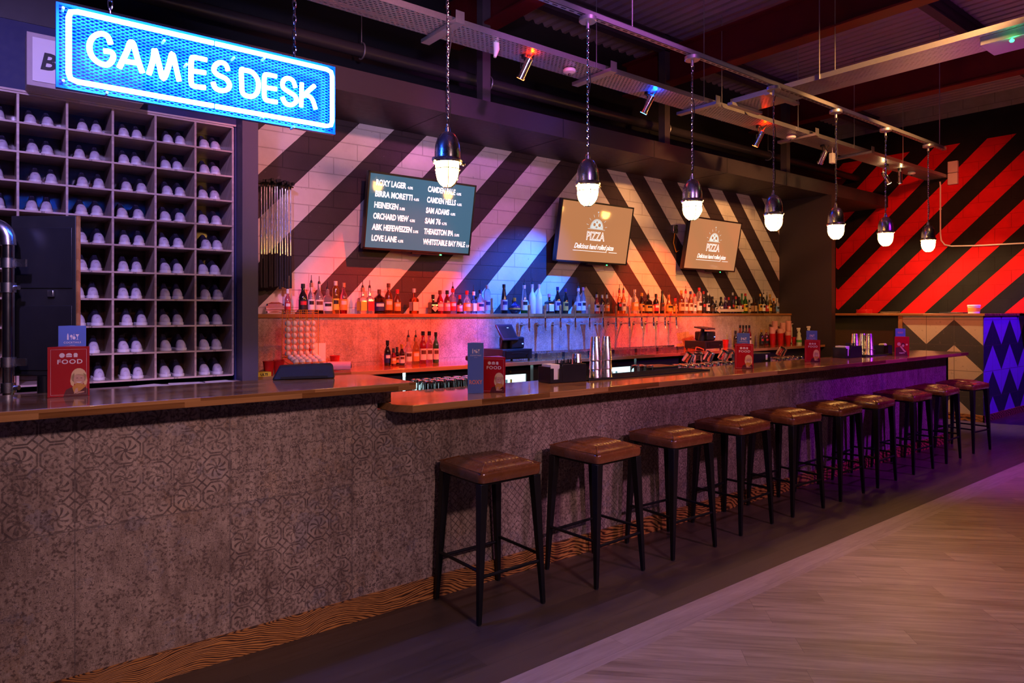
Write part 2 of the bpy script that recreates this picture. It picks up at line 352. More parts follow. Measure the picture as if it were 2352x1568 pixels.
def floor_mat():
    t = NT('vinyl_plank_floor'); x, y, z = t.sep(t.P)
    def planks(u, v, w, L):
        row = t.m('FLOOR', t.m('DIVIDE', v, w)); off = t.m('MULTIPLY', t.wn(t.comb(row, 1, 7)), L)
        uu = t.m('DIVIDE', t.m('ADD', u, off), L); r = t.wn(t.comb(row, t.m('FLOOR', uu), 3))
        g = t.noise(1, 6, v=t.comb(t.m('MULTIPLY', u, 2.2), t.m('MULTIPLY', v, 26), t.m('MULTIPLY', r, 40)), rough=.62, dist=.6)
        fv, fu = t.m('FRACT', t.m('DIVIDE', v, w)), t.m('FRACT', uu)
        sm = t.m('MAXIMUM', t.m('LESS_THAN', fv, .02), t.m('LESS_THAN', fu, .002)); return r, g, sm
    r1, g1, s1 = planks(x, y, .145, 1.2)
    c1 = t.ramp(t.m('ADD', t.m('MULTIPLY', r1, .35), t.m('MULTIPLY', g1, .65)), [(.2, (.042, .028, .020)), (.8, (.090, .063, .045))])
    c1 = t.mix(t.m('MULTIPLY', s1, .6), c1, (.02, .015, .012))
    zig = t.m('FRACT', t.m('DIVIDE', t.m('SUBTRACT', 2.15, y), 2.4))
    fl = t.m('SUBTRACT', t.m('MULTIPLY', t.m('LESS_THAN', zig, .5), 2), 1)
    u = t.m('MULTIPLY', t.m('SUBTRACT', x, t.m('MULTIPLY', y, 1)), .7071); v = t.m('MULTIPLY', t.m('ADD', x, y), .7071)
    r2, g2, s2 = planks(u, v, .15, 1.2)
    c2 = t.ramp(t.m('ADD', t.m('MULTIPLY', r2, .14), t.m('MULTIPLY', g2, .86)), [(.30, (.16, .115, .078)), (.66, (.40, .31, .225))])
    c2 = t.mix(t.m('MULTIPLY', s2, .55), c2, (.07, .05, .04))
    r3, g3, s3 = planks(x, t.m('ADD', y, .02), .17, 1.2)
    c3 = t.ramp(g3, [(.25, (.24, .18, .145)), (.75, (.40, .32, .27))])
    c3 = t.mix(t.m('MULTIPLY', s3, .4), c3, (.1, .08, .06))
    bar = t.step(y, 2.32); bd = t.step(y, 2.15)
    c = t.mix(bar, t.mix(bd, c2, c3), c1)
    g = t.mix(bar, g2, g1)
    t.set(c, t.m('MULTIPLY_ADD', g, .25, .28)); t.bump(g, .12, .003)
    return t.mat
def perforated(name, ax='x'):
    t = NT(name); x, y, z = t.sep(t.P)
    if ax == 'y': x, y = y, x
    row = t.m('FLOOR', t.m('DIVIDE', y, .030)); sh = t.m('MULTIPLY', t.m('MODULO', t.m('ABSOLUTE', row), 2), .5)
    fx = t.m('ABSOLUTE', t.m('SUBTRACT', t.m('FRACT', t.m('ADD', t.m('DIVIDE', x, .046), sh)), .5)); fy = t.m('ABSOLUTE', t.m('SUBTRACT', t.m('FRACT', t.m('DIVIDE', y, .030)), .5))
    hole = t.m('MULTIPLY', t.m('LESS_THAN', fx, .30), t.m('LESS_THAN', fy, .21))
    t.set((.42, .42, .44), .38, .7, alpha=t.m('SUBTRACT', 1, hole)); return t.mat
def expanded():
    t = NT('blue_expanded_metal'); x, y, z = t.sep(t.P)
    a = t.m('FRACT', t.m('ADD', t.m('DIVIDE', x, .032), t.m('DIVIDE', z, .0145))); b = t.m('FRACT', t.m('SUBTRACT', t.m('DIVIDE', x, .032), t.m('DIVIDE', z, .0145)))
    hole = t.m('MULTIPLY', t.m('MULTIPLY', t.m('GREATER_THAN', a, .22), t.m('LESS_THAN', a, .92)), t.m('MULTIPLY', t.m('GREATER_THAN', b, .22), t.m('LESS_THAN', b, .92)))
    t.set((.01, .20, .62), .35, .3, alpha=t.m('SUBTRACT', 1, hole)); return t.mat
def leather():
    t = NT('tan_leather'); n = t.noise(14, 5, rough=.6); cr = t.vor(160)
    t.set(t.mix(n, (.10, .030, .010), (.27, .09, .028)), t.m('MULTIPLY_ADD', n, .20, .17), coat=.4)
    t.bump(t.m('ADD', t.m('MULTIPLY', cr, .3), n), .18, .004); return t.mat
def tri_tiles(name, white, dark, face):
    t = NT(name); x, y, z = t.sep(t.P); T = .375
    q = t.m('DIVIDE', t.m('SUBTRACT', 1.474, z), T); row = t.m('FLOOR', q); v = t.m('SUBTRACT', 1, t.m('FRACT', q))
    if face == 'x':                              # long face, runs along x
        h = t.m('DIVIDE', t.m('SUBTRACT', x, 11.39), .75); ft = t.m('DIVIDE', t.m('SUBTRACT', x, 11.39), T)
        tri = t.m('SUBTRACT', 1, t.m('ABSOLUTE', t.m('SUBTRACT', t.m('MULTIPLY', t.m('FRACT', h), 2), 1)))
        up = t.m('LESS_THAN', v, tri); odd = t.m('MODULO', t.m('ADD', row, 10), 2)
        isw = t.m('ABSOLUTE', t.m('SUBTRACT', up, t.m('SUBTRACT', 1, odd)))
    else:                                        # end face, runs along y
        h0 = t.m('DIVIDE', t.m('SUBTRACT', 4.263, y), .75); ft = t.m('DIVIDE', t.m('SUBTRACT', 4.263, y), T)
        sh = t.m('MULTIPLY', t.step(row, .5), .5); h = t.m('ADD', h0, t.m('ADD', sh, 4))
        dist = t.m('ABSOLUTE', t.m('SUBTRACT', t.m('MULTIPLY', t.m('FRACT', t.m('ADD', h, .5)), 2), 1))  # 0 on apex line
        dn = t.m('GREATER_THAN', v, dist); upw = t.m('LESS_THAN', v, t.m('SUBTRACT', 1, dist))
        odd = t.m('MODULO', t.m('ADD', row, 10), 2)
        isw = t.mix(odd, dn, upw)
        k = t.n('ShaderNodeSeparateColor'); t.l(isw, k.inputs[0]); isw = k.outputs[0]
        isw = t.m('MAXIMUM', isw, t.m('GREATER_THAN', z, 1.474))
    g = t.m('MAXIMUM', t.m('LESS_THAN', t.m('ABSOLUTE', t.m('SUBTRACT', t.m('FRACT', t.m('ADD', ft, 4.5)), .5)), .012), t.m('LESS_THAN', t.m('ABSOLUTE', t.m('SUBTRACT', t.m('FRACT', t.m('ADD', q, 4.5)), .5)), .012))
    n = t.noise(6, 6, rough=.7)
    c = t.mix(isw, t.mix(n, tuple(k*.7 for k in dark), dark), t.mix(n, tuple(k*.78 for k in white), white))
    c = t.mix(t.m('MULTIPLY', t.m('LESS_THAN', t.noise(20, 4), .33), .35), c, (.2, .17, .15))
    c = t.mix(t.m('MULTIPLY', g, .7), c, (.10, .085, .07)); t.set(c, .4); return t.mat
M['leather'] = leather()
M['oak'] = wood('oak_worktop', (.17, .065, .018), (.50, .25, .09), .11)
M['oak_y'] = wood('oak_board', (.25, .105, .030), (.47, .235, .085), .2, axis='y')
M['shelfwood'] = wood('oak_shelf_board', (.24, .10, .03), (.45, .22, .08), .25, .05, .4)
M['ply'] = wood('pale_plywood', (.42, .30, .24), (.62, .47, .38), .35, .02, 2, coat=.3)
M['plyback'] = wood('dark_varnished_board', (.05, .022, .014), (.12, .055, .03), .16, .3, 3, coat=.6)
M['tile'] = tile_mat('vintage_patchwork_tile')
M['splash'] = tile_mat('pale_patchwork_tile', 1.4, .45, x0=.12, z0=1.10)
M['burnt'] = burnt()
M['perf'] = perforated('perforated_tray_steel'); M['perf_y'] = perforated('perforated_tray_steel_across', 'y')

# ------------------------------------------------------------------ the room
YB, YS, XE, XR = 6.30, 6.09, 10.74, 12.90
def struct(name, mb, m, **k): return tag(mb.build(name, m, **k), kind='structure')
struct('floor', MB().bx(-6, 17, -6, 6.5, -.1, 0), floor_mat(), flat=True)
struct('wall_back', MB().bx(1.60, XE, YB, YB+.1, 0, 3.60), wall_stripes(), flat=True)
struct('wall_back_upper', MB().bx(-6, XR, YB+.1, YB+.2, 0, 5.2), M['black'], flat=True)
struct('wall_end', MB().bx(XR, XR+.15, -6, 6.5, 1.568, 5.3), wall_red(), flat=True)
struct('wall_end_lower', MB().bx(XR, XR+.15, 4.62, 6.5, 0, 1.567), M['char'], flat=True)
struct('wall_side_far', MB().bx(14.01, 14.1, -6, 4.6, 0, 1.567), M['char'], flat=True)
struct('wall_alcove_side', MB().bx(XE, XE+.12, 5.40, YB+.1, 0, 3.465), M['char'], flat=True)
struct('wall_bulkhead', MB().bx(-6, XR, 5.455, YB, 3.468, 3.67), M['char'], flat=True)
struct('wall_left', MB().bx(-6, 1.70, 5.455, 5.53, 3.02, 3.466).bx(1.575, 1.60, 5.455, 6.3, 0, 3.02), M['navy'], flat=True)
struct('wall_column', MB().bx(1.587, 1.704, 5.30, 5.454, 0, 3.466), mat('slate_column_paint', (.075, .06, .09), .5, var=.06), flat=True)
# soffit joints
mb = MB()
for X in (2.0, 3.5, 5.0, 6.5, 8.0, 9.5): mb.bx(X-.004, X+.004, 5.456, YB, 3.4655, 3.4679); mb.bx(X-.004, X+.004, 5.4525, 5.4548, 3.47, 3.668)
struct('trim_1', mb, M['black'], flat=True)
# corrugated roof deck, ribs along y
mb = MB(); x = -3.0; prof = []
while x < 13.2: prof += [(x, 5.12), (x+.05, 5.12), (x+.075, 5.16), (x+.125, 5.16)]; x += .15
vs = [(a, y, b) for y in (-4, 6.5) for a, b in prof]; n = len(prof)
mb.add(vs, [(i, i+1, n+i+1, n+i) for i in range(n-1)])
struct('ceiling', mb, mat('corrugated_roof_sheet', (.36, .26, .30), .5, .3, var=.15, vs=3), ang=20)

def ibeam(name, X, label, zb=4.5, h=.42, fw=.2):
    mb = MB().bx(X-fw/2, X+fw/2, -4, YB+.05, zb, zb+.022).bx(X-fw/2, X+fw/2, -4, YB+.05, zb+h, zb+h+.022).bx(X-.008, X+.008, -4, YB+.05, zb+.022, zb+h)
    return tag(mb.build(name, M['red_steel'], flat=True), label, 'beam', 'roof beams')
ibeam('steel_beam', 4.15, 'dark red steel beam crossing the ceiling left of the second pendant chain')
ibeam('steel_beam', 7.0, 'dark red steel beam crossing the ceiling behind the cross cable tray junction')
ibeam('steel_beam', 10.0, 'dark red steel beam farthest along, below the green emergency light')
for i, (Y, lb) in enumerate([(0.5, 'nearest the room side'), (3.06, 'above the row of pendants'), (5.65, 'just in front of the bulkhead')]):
    mb = MB().bx(-3, XR, Y-.05, Y+.05, 4.90, 4.915).bx(-3, XR, Y-.004, Y+.004, 4.915, 5.11).bx(-3, XR, Y-.05, Y+.05, 5.10, 5.115)
    tag(mb.build('roof_joist', M['joist'], flat=True), 'grey steel roof joist running lengthwise, %s' % lb, 'joist', 'roof joists')
for px, lb in ((1115, 'behind the second pendant chain'), (1530, 'left of the third pendant chain'), (1808, 'right of the fourth pendant chain')):
    X = onY(px, 200, 5.62)[0]
    tag(MB().bx(X-.05, X+.05, 5.6, 5.7, 3.671, 5.11).build('bulkhead_post', M['joist'], flat=True), 'dark timber post rising from the bulkhead, %s' % lb, 'post', 'bulkhead posts')
# black pipe in the void with hooks
r = wthing('ceiling_pipe', (3, 6.0, 4.07), 'black service pipe running above the bulkhead on hooks', 'pipe')
MB().cyl((-3, 6.0, 4.07), (XR-.02, 6.0, 4.07), .06, n=16).build('pipe', mat('dark_pipe', (.03, .025, .03), .35), r)
for X in (2.9, 4.4, 7.4, 9.9):
    MB().tube([(X, 6.0+.075*math.cos(a), 4.07+.075*math.sin(a)) for a in [R(q) for q in range(90, 330, 20)]], .008, 6).cyl((X, 6.0, 4.14), (X, 6.0, 5.11), .004, n=6).build('hanger', M['galv'], r)

# ------------------------------------------------------------------ cable trays, strut, rods
def tray(name, ax, a0, a1, b0, b1, z, label, m):
    r = wthing(name, ((a0+a1)/2, b0, z) if ax == 'x' else (b0, (a0+a1)/2, z), label, 'cable tray')
    base = MB(); lip = MB()
    if ax == 'x':
        base.bx(a0, a1, b0, b1, z, z+.003); lip.bx(a0, a1, b0-.003, b0, z, z+.05).bx(a0, a1, b1, b1+.003, z, z+.05)
    else:
        base.bx(b0, b1, a0, a1, z, z+.003); lip.bx(b0-.003, b0, a0, a1, z, z+.05).bx(b1, b1+.003, a0, a1, z, z+.05)
    base.build('tray_base', m, r, flat=True); lip.build('side_lip', M['galv'], r, flat=True); return r
ZT = 3.85
r = tray('cable_tray', 'x', -1, XR-.03, 4.50, 4.82, ZT, 'long perforated galvanised cable tray above the bar, carrying the spotlights', M['perf'])
for px in (1010, 1360, 1600, 1830, 1960):
    X = onY(px, 300, 4.66)[0]
    MB().bx(X-.02, X+.06, 4.40, 4.92, ZT-.035, ZT-.004).bx(X-.02, X+.06, 4.395, 4.40, ZT-.035, ZT+.06).build('support_channel', M['galv'], r, flat=True)
r = tray('cable_tray', 'y', -4, 4.37, 6.47, 6.90, ZT, 'perforated galvanised cable tray crossing toward the green emergency light', M['perf_y'])
MB().bx(6.40, 6.98, 3.86, 3.92, ZT-.035, ZT-.004).build('support_channel', M['galv'], r, flat=True)
MB().bx(6.40, 6.98, 4.30, 4.36, ZT-.035, ZT-.004).build('support_channel', M['galv'], r, flat=True)
r = wthing('strut_rail', (4, 3.35, 3.6), 'slotted steel strut rail holding the row of pendants', 'rail')
mb = MB().bx(1.95, 9.5, 3.33, 3.37, 3.60, 3.603).bx(1.95, 9.5, 3.33, 3.333, 3.60, 3.64).bx(1.95, 9.5, 3.367, 3.37, 3.60, 3.64).bx(1.95, 9.5, 3.33, 3.342, 3.638, 3.641).bx(1.95, 9.5, 3.358, 3.37, 3.638, 3.641)
x = 2.0
while x < 9.45: mb.bx(x, x+.045, 3.343, 3.357, 3.5992, 3.5999, 1); x += .075
mb.build('channel', [M['galv'], M['black']], r, flat=True)
for px, Y, z0, what in ((1370, 4.49, ZT, 'long tray behind the second pendant'), (1617, 4.49, ZT, 'long tray near edge, right of the third pendant'), (1658, 4.83, ZT, 'long tray far edge, right of the third pendant'),
        (1833, 4.49, ZT, 'long tray right of the fourth pendant'), (1962, 4.49, ZT, 'long tray right of the fifth pendant'), (2074, 4.49, ZT, 'long tray between the last two pendants'), (1452, 3.35, 3.641, 'strut rail right of the second pendant'), (2158, 3.35, 3.641, 'far end of the strut rail')):
    X = onY(px, 200, Y)[0]
    tag(MB().cyl((X, Y, z0), (X, Y, 5.11), .005, n=6).build('threaded_rod', M['galv']), 'thin steel rod hanging the %s' % what, 'rod', 'hanger rods')
for px, lb in ((1882, 'left of the pair'), (1918, 'right of the pair')):
    Y = onX(px, 200, 6.46 if px < 1900 else 6.91)[0]
    tag(MB().cyl((6.46 if px < 1900 else 6.91, Y, ZT), (6.46 if px < 1900 else 6.91, Y, 5.11), .005, n=6).build('threaded_rod', M['galv']), 'thin steel rod hanging the cross tray, %s' % lb, 'rod', 'hanger rods')
# emergency light
Y0 = onX(2268, 90, 6.7)[0]
r = wthing('emergency_light', (6.7, Y0-.3, ZT-.06), 'pale emergency light box with green lamp under the cross tray', 'emergency light')
MB().bx(6.52, 6.86, Y0-.9, Y0, ZT-.075, ZT-.001).build('housing', M['galv'], r, bevel=.006)
MB().lathe([(.012, 0), (.018, .012), (.004, .03)], (6.53, Y0-.22, ZT-.105)).build('green_lamp', M['led_green'], r)
lamp('green_glow', 'POINT', (6.49, Y0-.22, ZT-.10), None, (.02, 1, .2), .6, size=.01)

# ------------------------------------------------------------------ spotlights on the tray
def spot(px, py, Y, aim, lens, colr, power, label, ang=53):
    X, Z = onY(px, py, Y); d = (Vector(aim)-Vector((X, Y, Z))).normalized(); c = Vector((X, Y, Z))
    r = wthing('track_spotlight', (X, Y, Z), label, 'spotlight', 'spotlights under the cable tray')
    MB().cyl(c-d*.10, c+d*.07, .032, .036, 18).cyl(c-d*.115, c-d*.10, .02, .032, 18).cyl(c+d*.07, c+d*.085, .043, .043, 18).build('lamp_can', M['chrome'], r)
    MB().cyl(c+d*.0855, c+d*.088, .034, .034, 16).build('lens', lens, r)
    MB().cyl((X, Y, ZT-.004), (X, Y, ZT-.03), .03, n=14).cyl((X, Y, ZT-.03), (X, Y, Z+.05), .006, n=8).tube([(X-.045, Y, Z), (X-.045, Y, Z+.05), (X, Y, Z+.055), (X+.045, Y, Z+.05), (X+.045, Y, Z)], .005, 6).build('bracket', M['black_metal'], r)
    MB().tube([c-d*.11, c-d*.15+Vector((.05, 0, .03)), Vector((X+.09, Y, Z+.12)), Vector((X+.06, Y, ZT-.004))], .005, 6).build('flex', M['rubber'], r)
    if power:
        o = lamp('spot_beam', 'SPOT', c+d*.10, aim, colr, power, ang, .55, .03)
        g = lamp('spot_spill', 'POINT', c-d*.135+Vector((0, -.02, .0)), None, (1, .02, 0) if colr == RED else (0, .06, 1) if colr == BLUE else colr, power*.0035, size=.01)
    return r
spot(1205, 160, 4.66, (3.30, 6.3, .95), M['lens_red'], RED, 950, 'chrome spotlight glowing red, nearest the first pendant')
spot(1487, 242, 4.66, (5.05, 6.3, 1.05), M['lens_blue'], BLUE, 1550, 'chrome spotlight glowing blue, between second and third pendants', 52)
spot(1742, 320, 4.66, (7.45, 6.3, 1.0), M['lens_red'], RED, 950, 'chrome spotlight glowing red, left of the fourth pendant chain')
spot(1889, 362, 4.66, (9.6, 6.1, 1.6), M['chrome'], RED, 0, 'unlit chrome spotlight beside a white sensor box')
spot(2036, 410, 4.66, (12.2, 3.9, 1.3), M['lens_warm'], (1, .6, .25), 420, 'left of the two chrome spotlights shining yellow near the end wall', 80)
spot(2067, 408, 4.66, (12.4, 5.0, 1.5), M['lens_warm'], (1, .6, .25), 160, 'right of the two chrome spotlights shining yellow near the end wall', 80)
for px, py, lb in ((1308, 165, 'right of the nearest red spotlight'), (1817, 325, 'right of the second red spotlight'), (2094, 412, 'beyond the yellow spotlights')):
    X = onY(px, py, 4.66)[0]; r = wthing('smoke_detector', (X, 4.66, ZT-.05), 'round white detector under the cable tray, %s' % lb, 'detector', 'round detectors under the tray')
    MB().lathe([(.03, 0), (.055, .012), (.06, .03), (.05, .046)], (X, 4.66, ZT-.05), 20).build('housing', M['white'], r)
    MB().lathe([(.012, -.018), (.014, -.006), (.010, 0)], (X, 4.66, ZT-.05), 12).build('sensor_eye', M['black_plastic'], r)
X, Z = onY(1137, 107, 4.60)
r = wthing('white_sensor', (X, 4.6, Z), 'curved white sensor hanging beside the nearest red spotlight', 'sensor')
MB().tube([(X, 4.6, Z+.10), (X+.012, 4.6, Z+.04), (X+.015, 4.6, Z-.02), (X-.002, 4.6, Z-.09)], [.022, .026, .026, .012], 12).build('shell', M['white'], r)
MB().cyl((X, 4.6, Z+.09), (X, 4.6, ZT), .008, n=8).build('stem', M['white'], r)
X, Z = onY(1912, 362, 4.66)
r = wthing('sensor_box', (X, 4.66, Z), 'small white box hanging beside the unlit spotlight', 'sensor')
MB().bx(X-.045, X+.045, 4.63, 4.69, Z-.08, Z+.06).build('case', M['white'], r, bevel=.008)
MB().cyl((X, 4.66, Z+.06), (X, 4.66, ZT), .006, n=8).build('stem', M['white'], r)

# ------------------------------------------------------------------ pendants
def chain_mb(z0, z1, x=0, y=0, link=.034, wd=.010, th=.0026):
    mb = MB(); n = max(1, round((z1-z0)/(link*.74))); stp = (z1-z0)/n
    for i in range(n):
        zc = z0+stp*(i+.5); pts = []
        for k in range(10):
            a = 2*PI*k/10; ux = wd*.62*math.cos(a); uz = (link/2)*math.sin(a)
            pts.append((x+ux, y, zc+uz) if i % 2 else (x, y+ux, zc+uz))
        mb.tube(pts, th, 5, closed=True)
    return mb
PZ = 2.457     # z of the flange
ppx = (1028, 1350, 1590, 1777, 1920, 2034, 2132)
proto = thing('pendant_lamp', (0, 0, 0), 'x', 'pendant lamp', 'bulkhead pendants over the bar')
MB().lathe([(.055, 1.107), (.06, 1.112), (.06, 1.137), (.02, 1.142)], n=24).cyl((0, 0, 1.062), (0, 0, 1.107), .012, n=10).build('canopy', M['galv'], proto)
ch = chain_mb(.235, 1.062).build('chain', M['chrome'], proto)
pts = [(.012*math.sin(k*1.1)+.008, .008*math.cos(k*1.3), 0.2+k*.0718) for k in range(13)]
MB().tube(pts, .0035, 6).build('cable', M['rubber'], proto)
capm = MB().lathe([(.083, -.012), (.088, 0), (.083, .012), (.076, .016), (.076, .05), (.072, .09), (.060, .13), (.040, .158), (.018, .170), (.016, .195), (.010, .20)], n=28, close=False)
capm.cyl((0, 0, .19), (0, 0, .215), .009, n=10).cyl((.085, 0, 0), (.112, 0, .0), .012, n=10).cyl((-.085, 0, 0), (-.098, 0, 0), .014, n=10).lathe([(.005, -.014), (.011, -.006), (.011, .01), (.005, .018)], (.112, 0, 0), 10)
capm.build('cap', M['steel'], proto)
prof = [(.069, .012), (.070, -.03), (.068, -.07), (.060, -.105), (.042, -.132), (.02, -.143), (.001, -.145)]
MB().lathe(prof, n=24).build('globe', M['globe'], proto)
cg = MB()
for k in range(3):
    a = PI*k/3; q = [((r_+.006)*math.cos(a), (r_+.006)*math.sin(a), z_-(.006 if r_ < .03 else 0)) for r_, z_ in prof]
    cg.tube(q+[(-p[0], -p[1], p[2]) for p in reversed(q[:-1])], .0032, 6)
cg.tube([(.074*math.cos(2*PI*i/24), .074*math.sin(2*PI*i/24), -.05) for i in range(24)], .003, 6, closed=True)
cg.build('cage', M['chrome'], proto)
for i, px in enumerate(ppx):
    o = proto if i == 0 else copy_tree(proto)
    o.location = (onY(px, 400, 3.35)[0], 3.35, PZ)
    o['label'] = 'lit chrome caged pendant on a chain, %s of seven counted from the left' % ORD[i]

# ------------------------------------------------------------------ counters
YP = 3.25
bar = wthing('bar_counter', (5.5, YP, 0), 'long bar counter body clad in worn patterned tiles, behind the stools', 'counter')
MB().bx(1.66, 9.33, YP, YP+.06, .10, 1.06).bx(9.27, 9.33, YP, 4.2, .10, 1.06).build('front_panel', M['tile'], bar, flat=True)
MB().bx(1.66, 9.335, YP-.018, YP, 0, .115).build('kickboard', M['burnt'], bar, flat=True)
MB().bx(1.70, 9.26, YP+.07, 3.68, 0, .95).build('carcass', M['black'], bar, flat=True)
dk = wthing('desk_counter', (0, YP, 0), 'taller left counter body clad in worn patterned tiles under the neon sign', 'counter')
MB().bx(-2.5, 1.66, YP, YP+.06, .10, 1.18).bx(1.66, 1.74, YP, 3.66, 1.102, 1.18).build('front_panel', M['tile'], dk, flat=True)
MB().bx(-2.5, 1.66, YP-.018, YP, 0, .115).build('kickboard', M['burnt'], dk, flat=True)
MB().bx(-2.5, 1.64, YP+.07, 3.62, 0, 1.17).build('carcass', M['black'], dk, flat=True)
tag(MB().prism([(1.77, 3.07), (9.45, 3.07), (9.45, 3.67), (1.71, 3.67), (1.71, 3.165)], 1.061, 1.10).build('bar_worktop', M['oak'], bevel=.003), 'glossy oak bar top running along behind the row of stools', 'worktop')
tag(MB().prism([(-2.5, 3.07), (1.79, 3.07), (1.79, 3.62), (1.72, 3.68), (-2.5, 3.68)], 1.181, 1.22).build('desk_worktop', M['oak'], bevel=.003), 'glossy oak top of the taller counter below the neon sign', 'worktop')
# work shelf right behind the bar
tag(MB().bx(1.9, 9.2, 3.72, 4.15, .96, .99).bx(1.9, 9.2, 3.73, 4.10, 0, .959).build('under_bar_worktop', M['black_metal'], flat=True), 'dark low worktop behind the bar top carrying clean glasses', 'worktop')
# back bar
tag(MB().bx(1.73, XE-.01, 5.50, YS-.001, 1.028, 1.066).build('back_bar_worktop', M['oak'], bevel=.003), 'oak back bar worktop along the tiled splashback', 'worktop')
tag(MB().bx(1.73, XE-.005, YS, YB-.002, 1.0, 1.53).build('splashback', M['splash'], flat=True), 'pale patterned tile splashback below the bottle shelf', 'splashback')
tag(MB().bx(1.73, XE-.004, YS-.015, YB-.003, 1.531, 1.566).build('bottle_shelf', M['shelfwood'], bevel=.002), 'long oak wall shelf lined with spirit bottles', 'shelf')
# back bar carcass with fridges
fr_em = mat('lit_fridge_interior', (.8, .9, .9), .5, var=0, emit=1.1, ecol=(.75, .95, 1))
door_glass = mat('door_glass', (.7, .75, .75), .05, var=0, trans=1)
segs = [(1.9, 2.6), (3.16, 4.02), (4.08, 4.66), (5.65, 6.30), (7.2, 7.85), (8.0, 8.65)]
tag(MB().bx(1.73, XE-.02, 5.90, 6.08, 0, 1.027).bx(2.66, 3.12, 5.60, 5.89, 0, 1.027).bx(4.70, 5.6, 5.60, 5.89, 0, 1.027).bx(6.34, 7.15, 5.60, 5.89, 0, 1.027).bx(8.7, XE-.02, 5.60, 5.89, 0, 1.027).build('back_bar_cabinet', M['black'], flat=True), 'black cabinets under the oak back bar', 'cabinet')
bot_can = [mat('fridge_bottle_%d' % i, c, .3, var=0) for i, c in enumerate([(.08, .3, .06), (.6, .3, .05), (.3, .5, .55), (.7, .7, .7)])]
for i, (x0, x1) in enumerate(segs):
    r = wthing('bottle_fridge', ((x0+x1)/2, 5.75, .1), 'black glass-door bottle fridge under the back bar, %s from the left' % ORD[i], 'fridge', 'bottle fridges')
    MB().bx(x0, x1, 5.60, 5.62, .93, 1.02).bx(x0, x0+.05, 5.60, 5.62, .1, .93).bx(x1-.05, x1, 5.60, 5.62, .1, .93).bx(x0, x1, 5.60, 5.62, .02, .1).build('door_frame', M['black_metal'], r, flat=True)
    MB().bx(x0, x1, 5.86, 5.89, .02, 1.02).bx(x0, x0+.02, 5.62, 5.86, .02, 1.02).bx(x1-.02, x1, 5.62, 5.86, .02, 1.02).bx(x0, x1, 5.62, 5.86, .98, 1.02).build('cabinet', fr_em if i in (1, 2, 3) else M['black'], r, flat=True)
    MB().bx(x0+.05, x1-.05, 5.608, 5.612, .1, .93).build('door_pane', door_glass, r, flat=True)
    MB().bx(x0+.02, x1-.02, 5.65, 5.86, .62, .63).build('shelf', M['chrome'], r, flat=True)
    MB().cyl(((x0+x1)/2, 5.575, .965), ((x0+x1)/2, 5.60, .965), .012, n=12).build('lock', M['gold'], r)
    for k in range(6 if i in (1, 2, 3) else 0):
        X = x0+.11+k*(x1-x0-.2)/6
        MB().lathe([(.03, 0), (.03, .14), (.012, .19), (.012, .235)], (X, 5.74, .631), 10).build('bottle', bot_can[(k*3+i) % 4], r)

# ------------------------------------------------------------------ stools
st = thing('bar_stool', (0, 0, 0), 'x', 'bar stool', 'leather bar stools along the bar')
S = .205
def seat_mb():
    mb = MB(); rings = []
    def ring(hw, z, c=.035, sag=0):
        pts = []
        for sx, sy, a0 in ((1, 1, 0), (-1, 1, 90), (-1, -1, 180), (1, -1, 270)):
            for k in range(5):
                a = R(a0+k*22.5); pts.append(((hw-c)*sx+c*math.cos(a), (hw-c)*sy+c*math.sin(a), z))
        return pts
    for hw, z, c in ((S-.02, 0, .02), (S-.004, .004, .03), (S, .02, .03), (S, .045, .03), (S-.004, .056, .03), (S-.0085, .0585, .028), (S-.012, .057, .028), (S-.03, .066, .028), (S-.075, .083, .02), (S-.078, .0815, .02), (S-.083, .084, .02)): rings.append(ring(hw, z, c))
    n = len(rings[0]); vs = [p for q in rings for p in q]
    fs = [(j*n+i, j*n+(i+1) % n, (j+1)*n+(i+1) % n, (j+1)*n+i) for j in range(len(rings)-1) for i in range(n)]
    fs.append(tuple(range(n-1, -1, -1))); fs.append(tuple((len(rings)-1)*n+i for i in range(n)))
    mb.add(vs, fs); return mb
def shift(mb, dz): mb.v = [(a, b, c+dz) for a, b, c in mb.v]; return mb
seat = shift(seat_mb(), .705).build('seat', M['leather'], st, ang=55)
# ribbed centre: flutes
mb = MB(); hw = S-.085; nr = 9; wv = 2*hw/nr
for k in range(nr):
    x0 = -hw+k*wv; seg = 7
    vs = []
    for j in range(seg):
        t_ = j/(seg-1); xx = x0+wv*t_; zz = .788+.009*abs(math.sin(PI*t_))**.7
        vs += [(xx, -hw, .786), (xx, -hw+.012, zz), (xx, 0, zz+.002), (xx, hw-.012, zz), (xx, hw, .786)]
    mb.add(vs, [(5*j+q_, 5*j+5+q_, 5*j+6+q_, 5*j+1+q_) for j in range(seg-1) for q_ in range(4)])
mb.build('ribbed_panel', M['leather'], st, ang=80)
mb = MB()
for sx, sy in ((1, 1), (1, -1), (-1, -1), (-1, 1)): mb.tube([(sx*(S-.088), sy*(S-.088), .7905), (sx*(S-.018), sy*(S-.018), .7655)], .003, 6)
q = [(-1, -1), (1, -1), (1, 1), (-1, 1)]
mb.tube([(sx*(S-.006), sy*(S-.006), .7625) for sx, sy in q], .003, 6, closed=True)
mb.build('piping', M['leather'], st)
F = .213
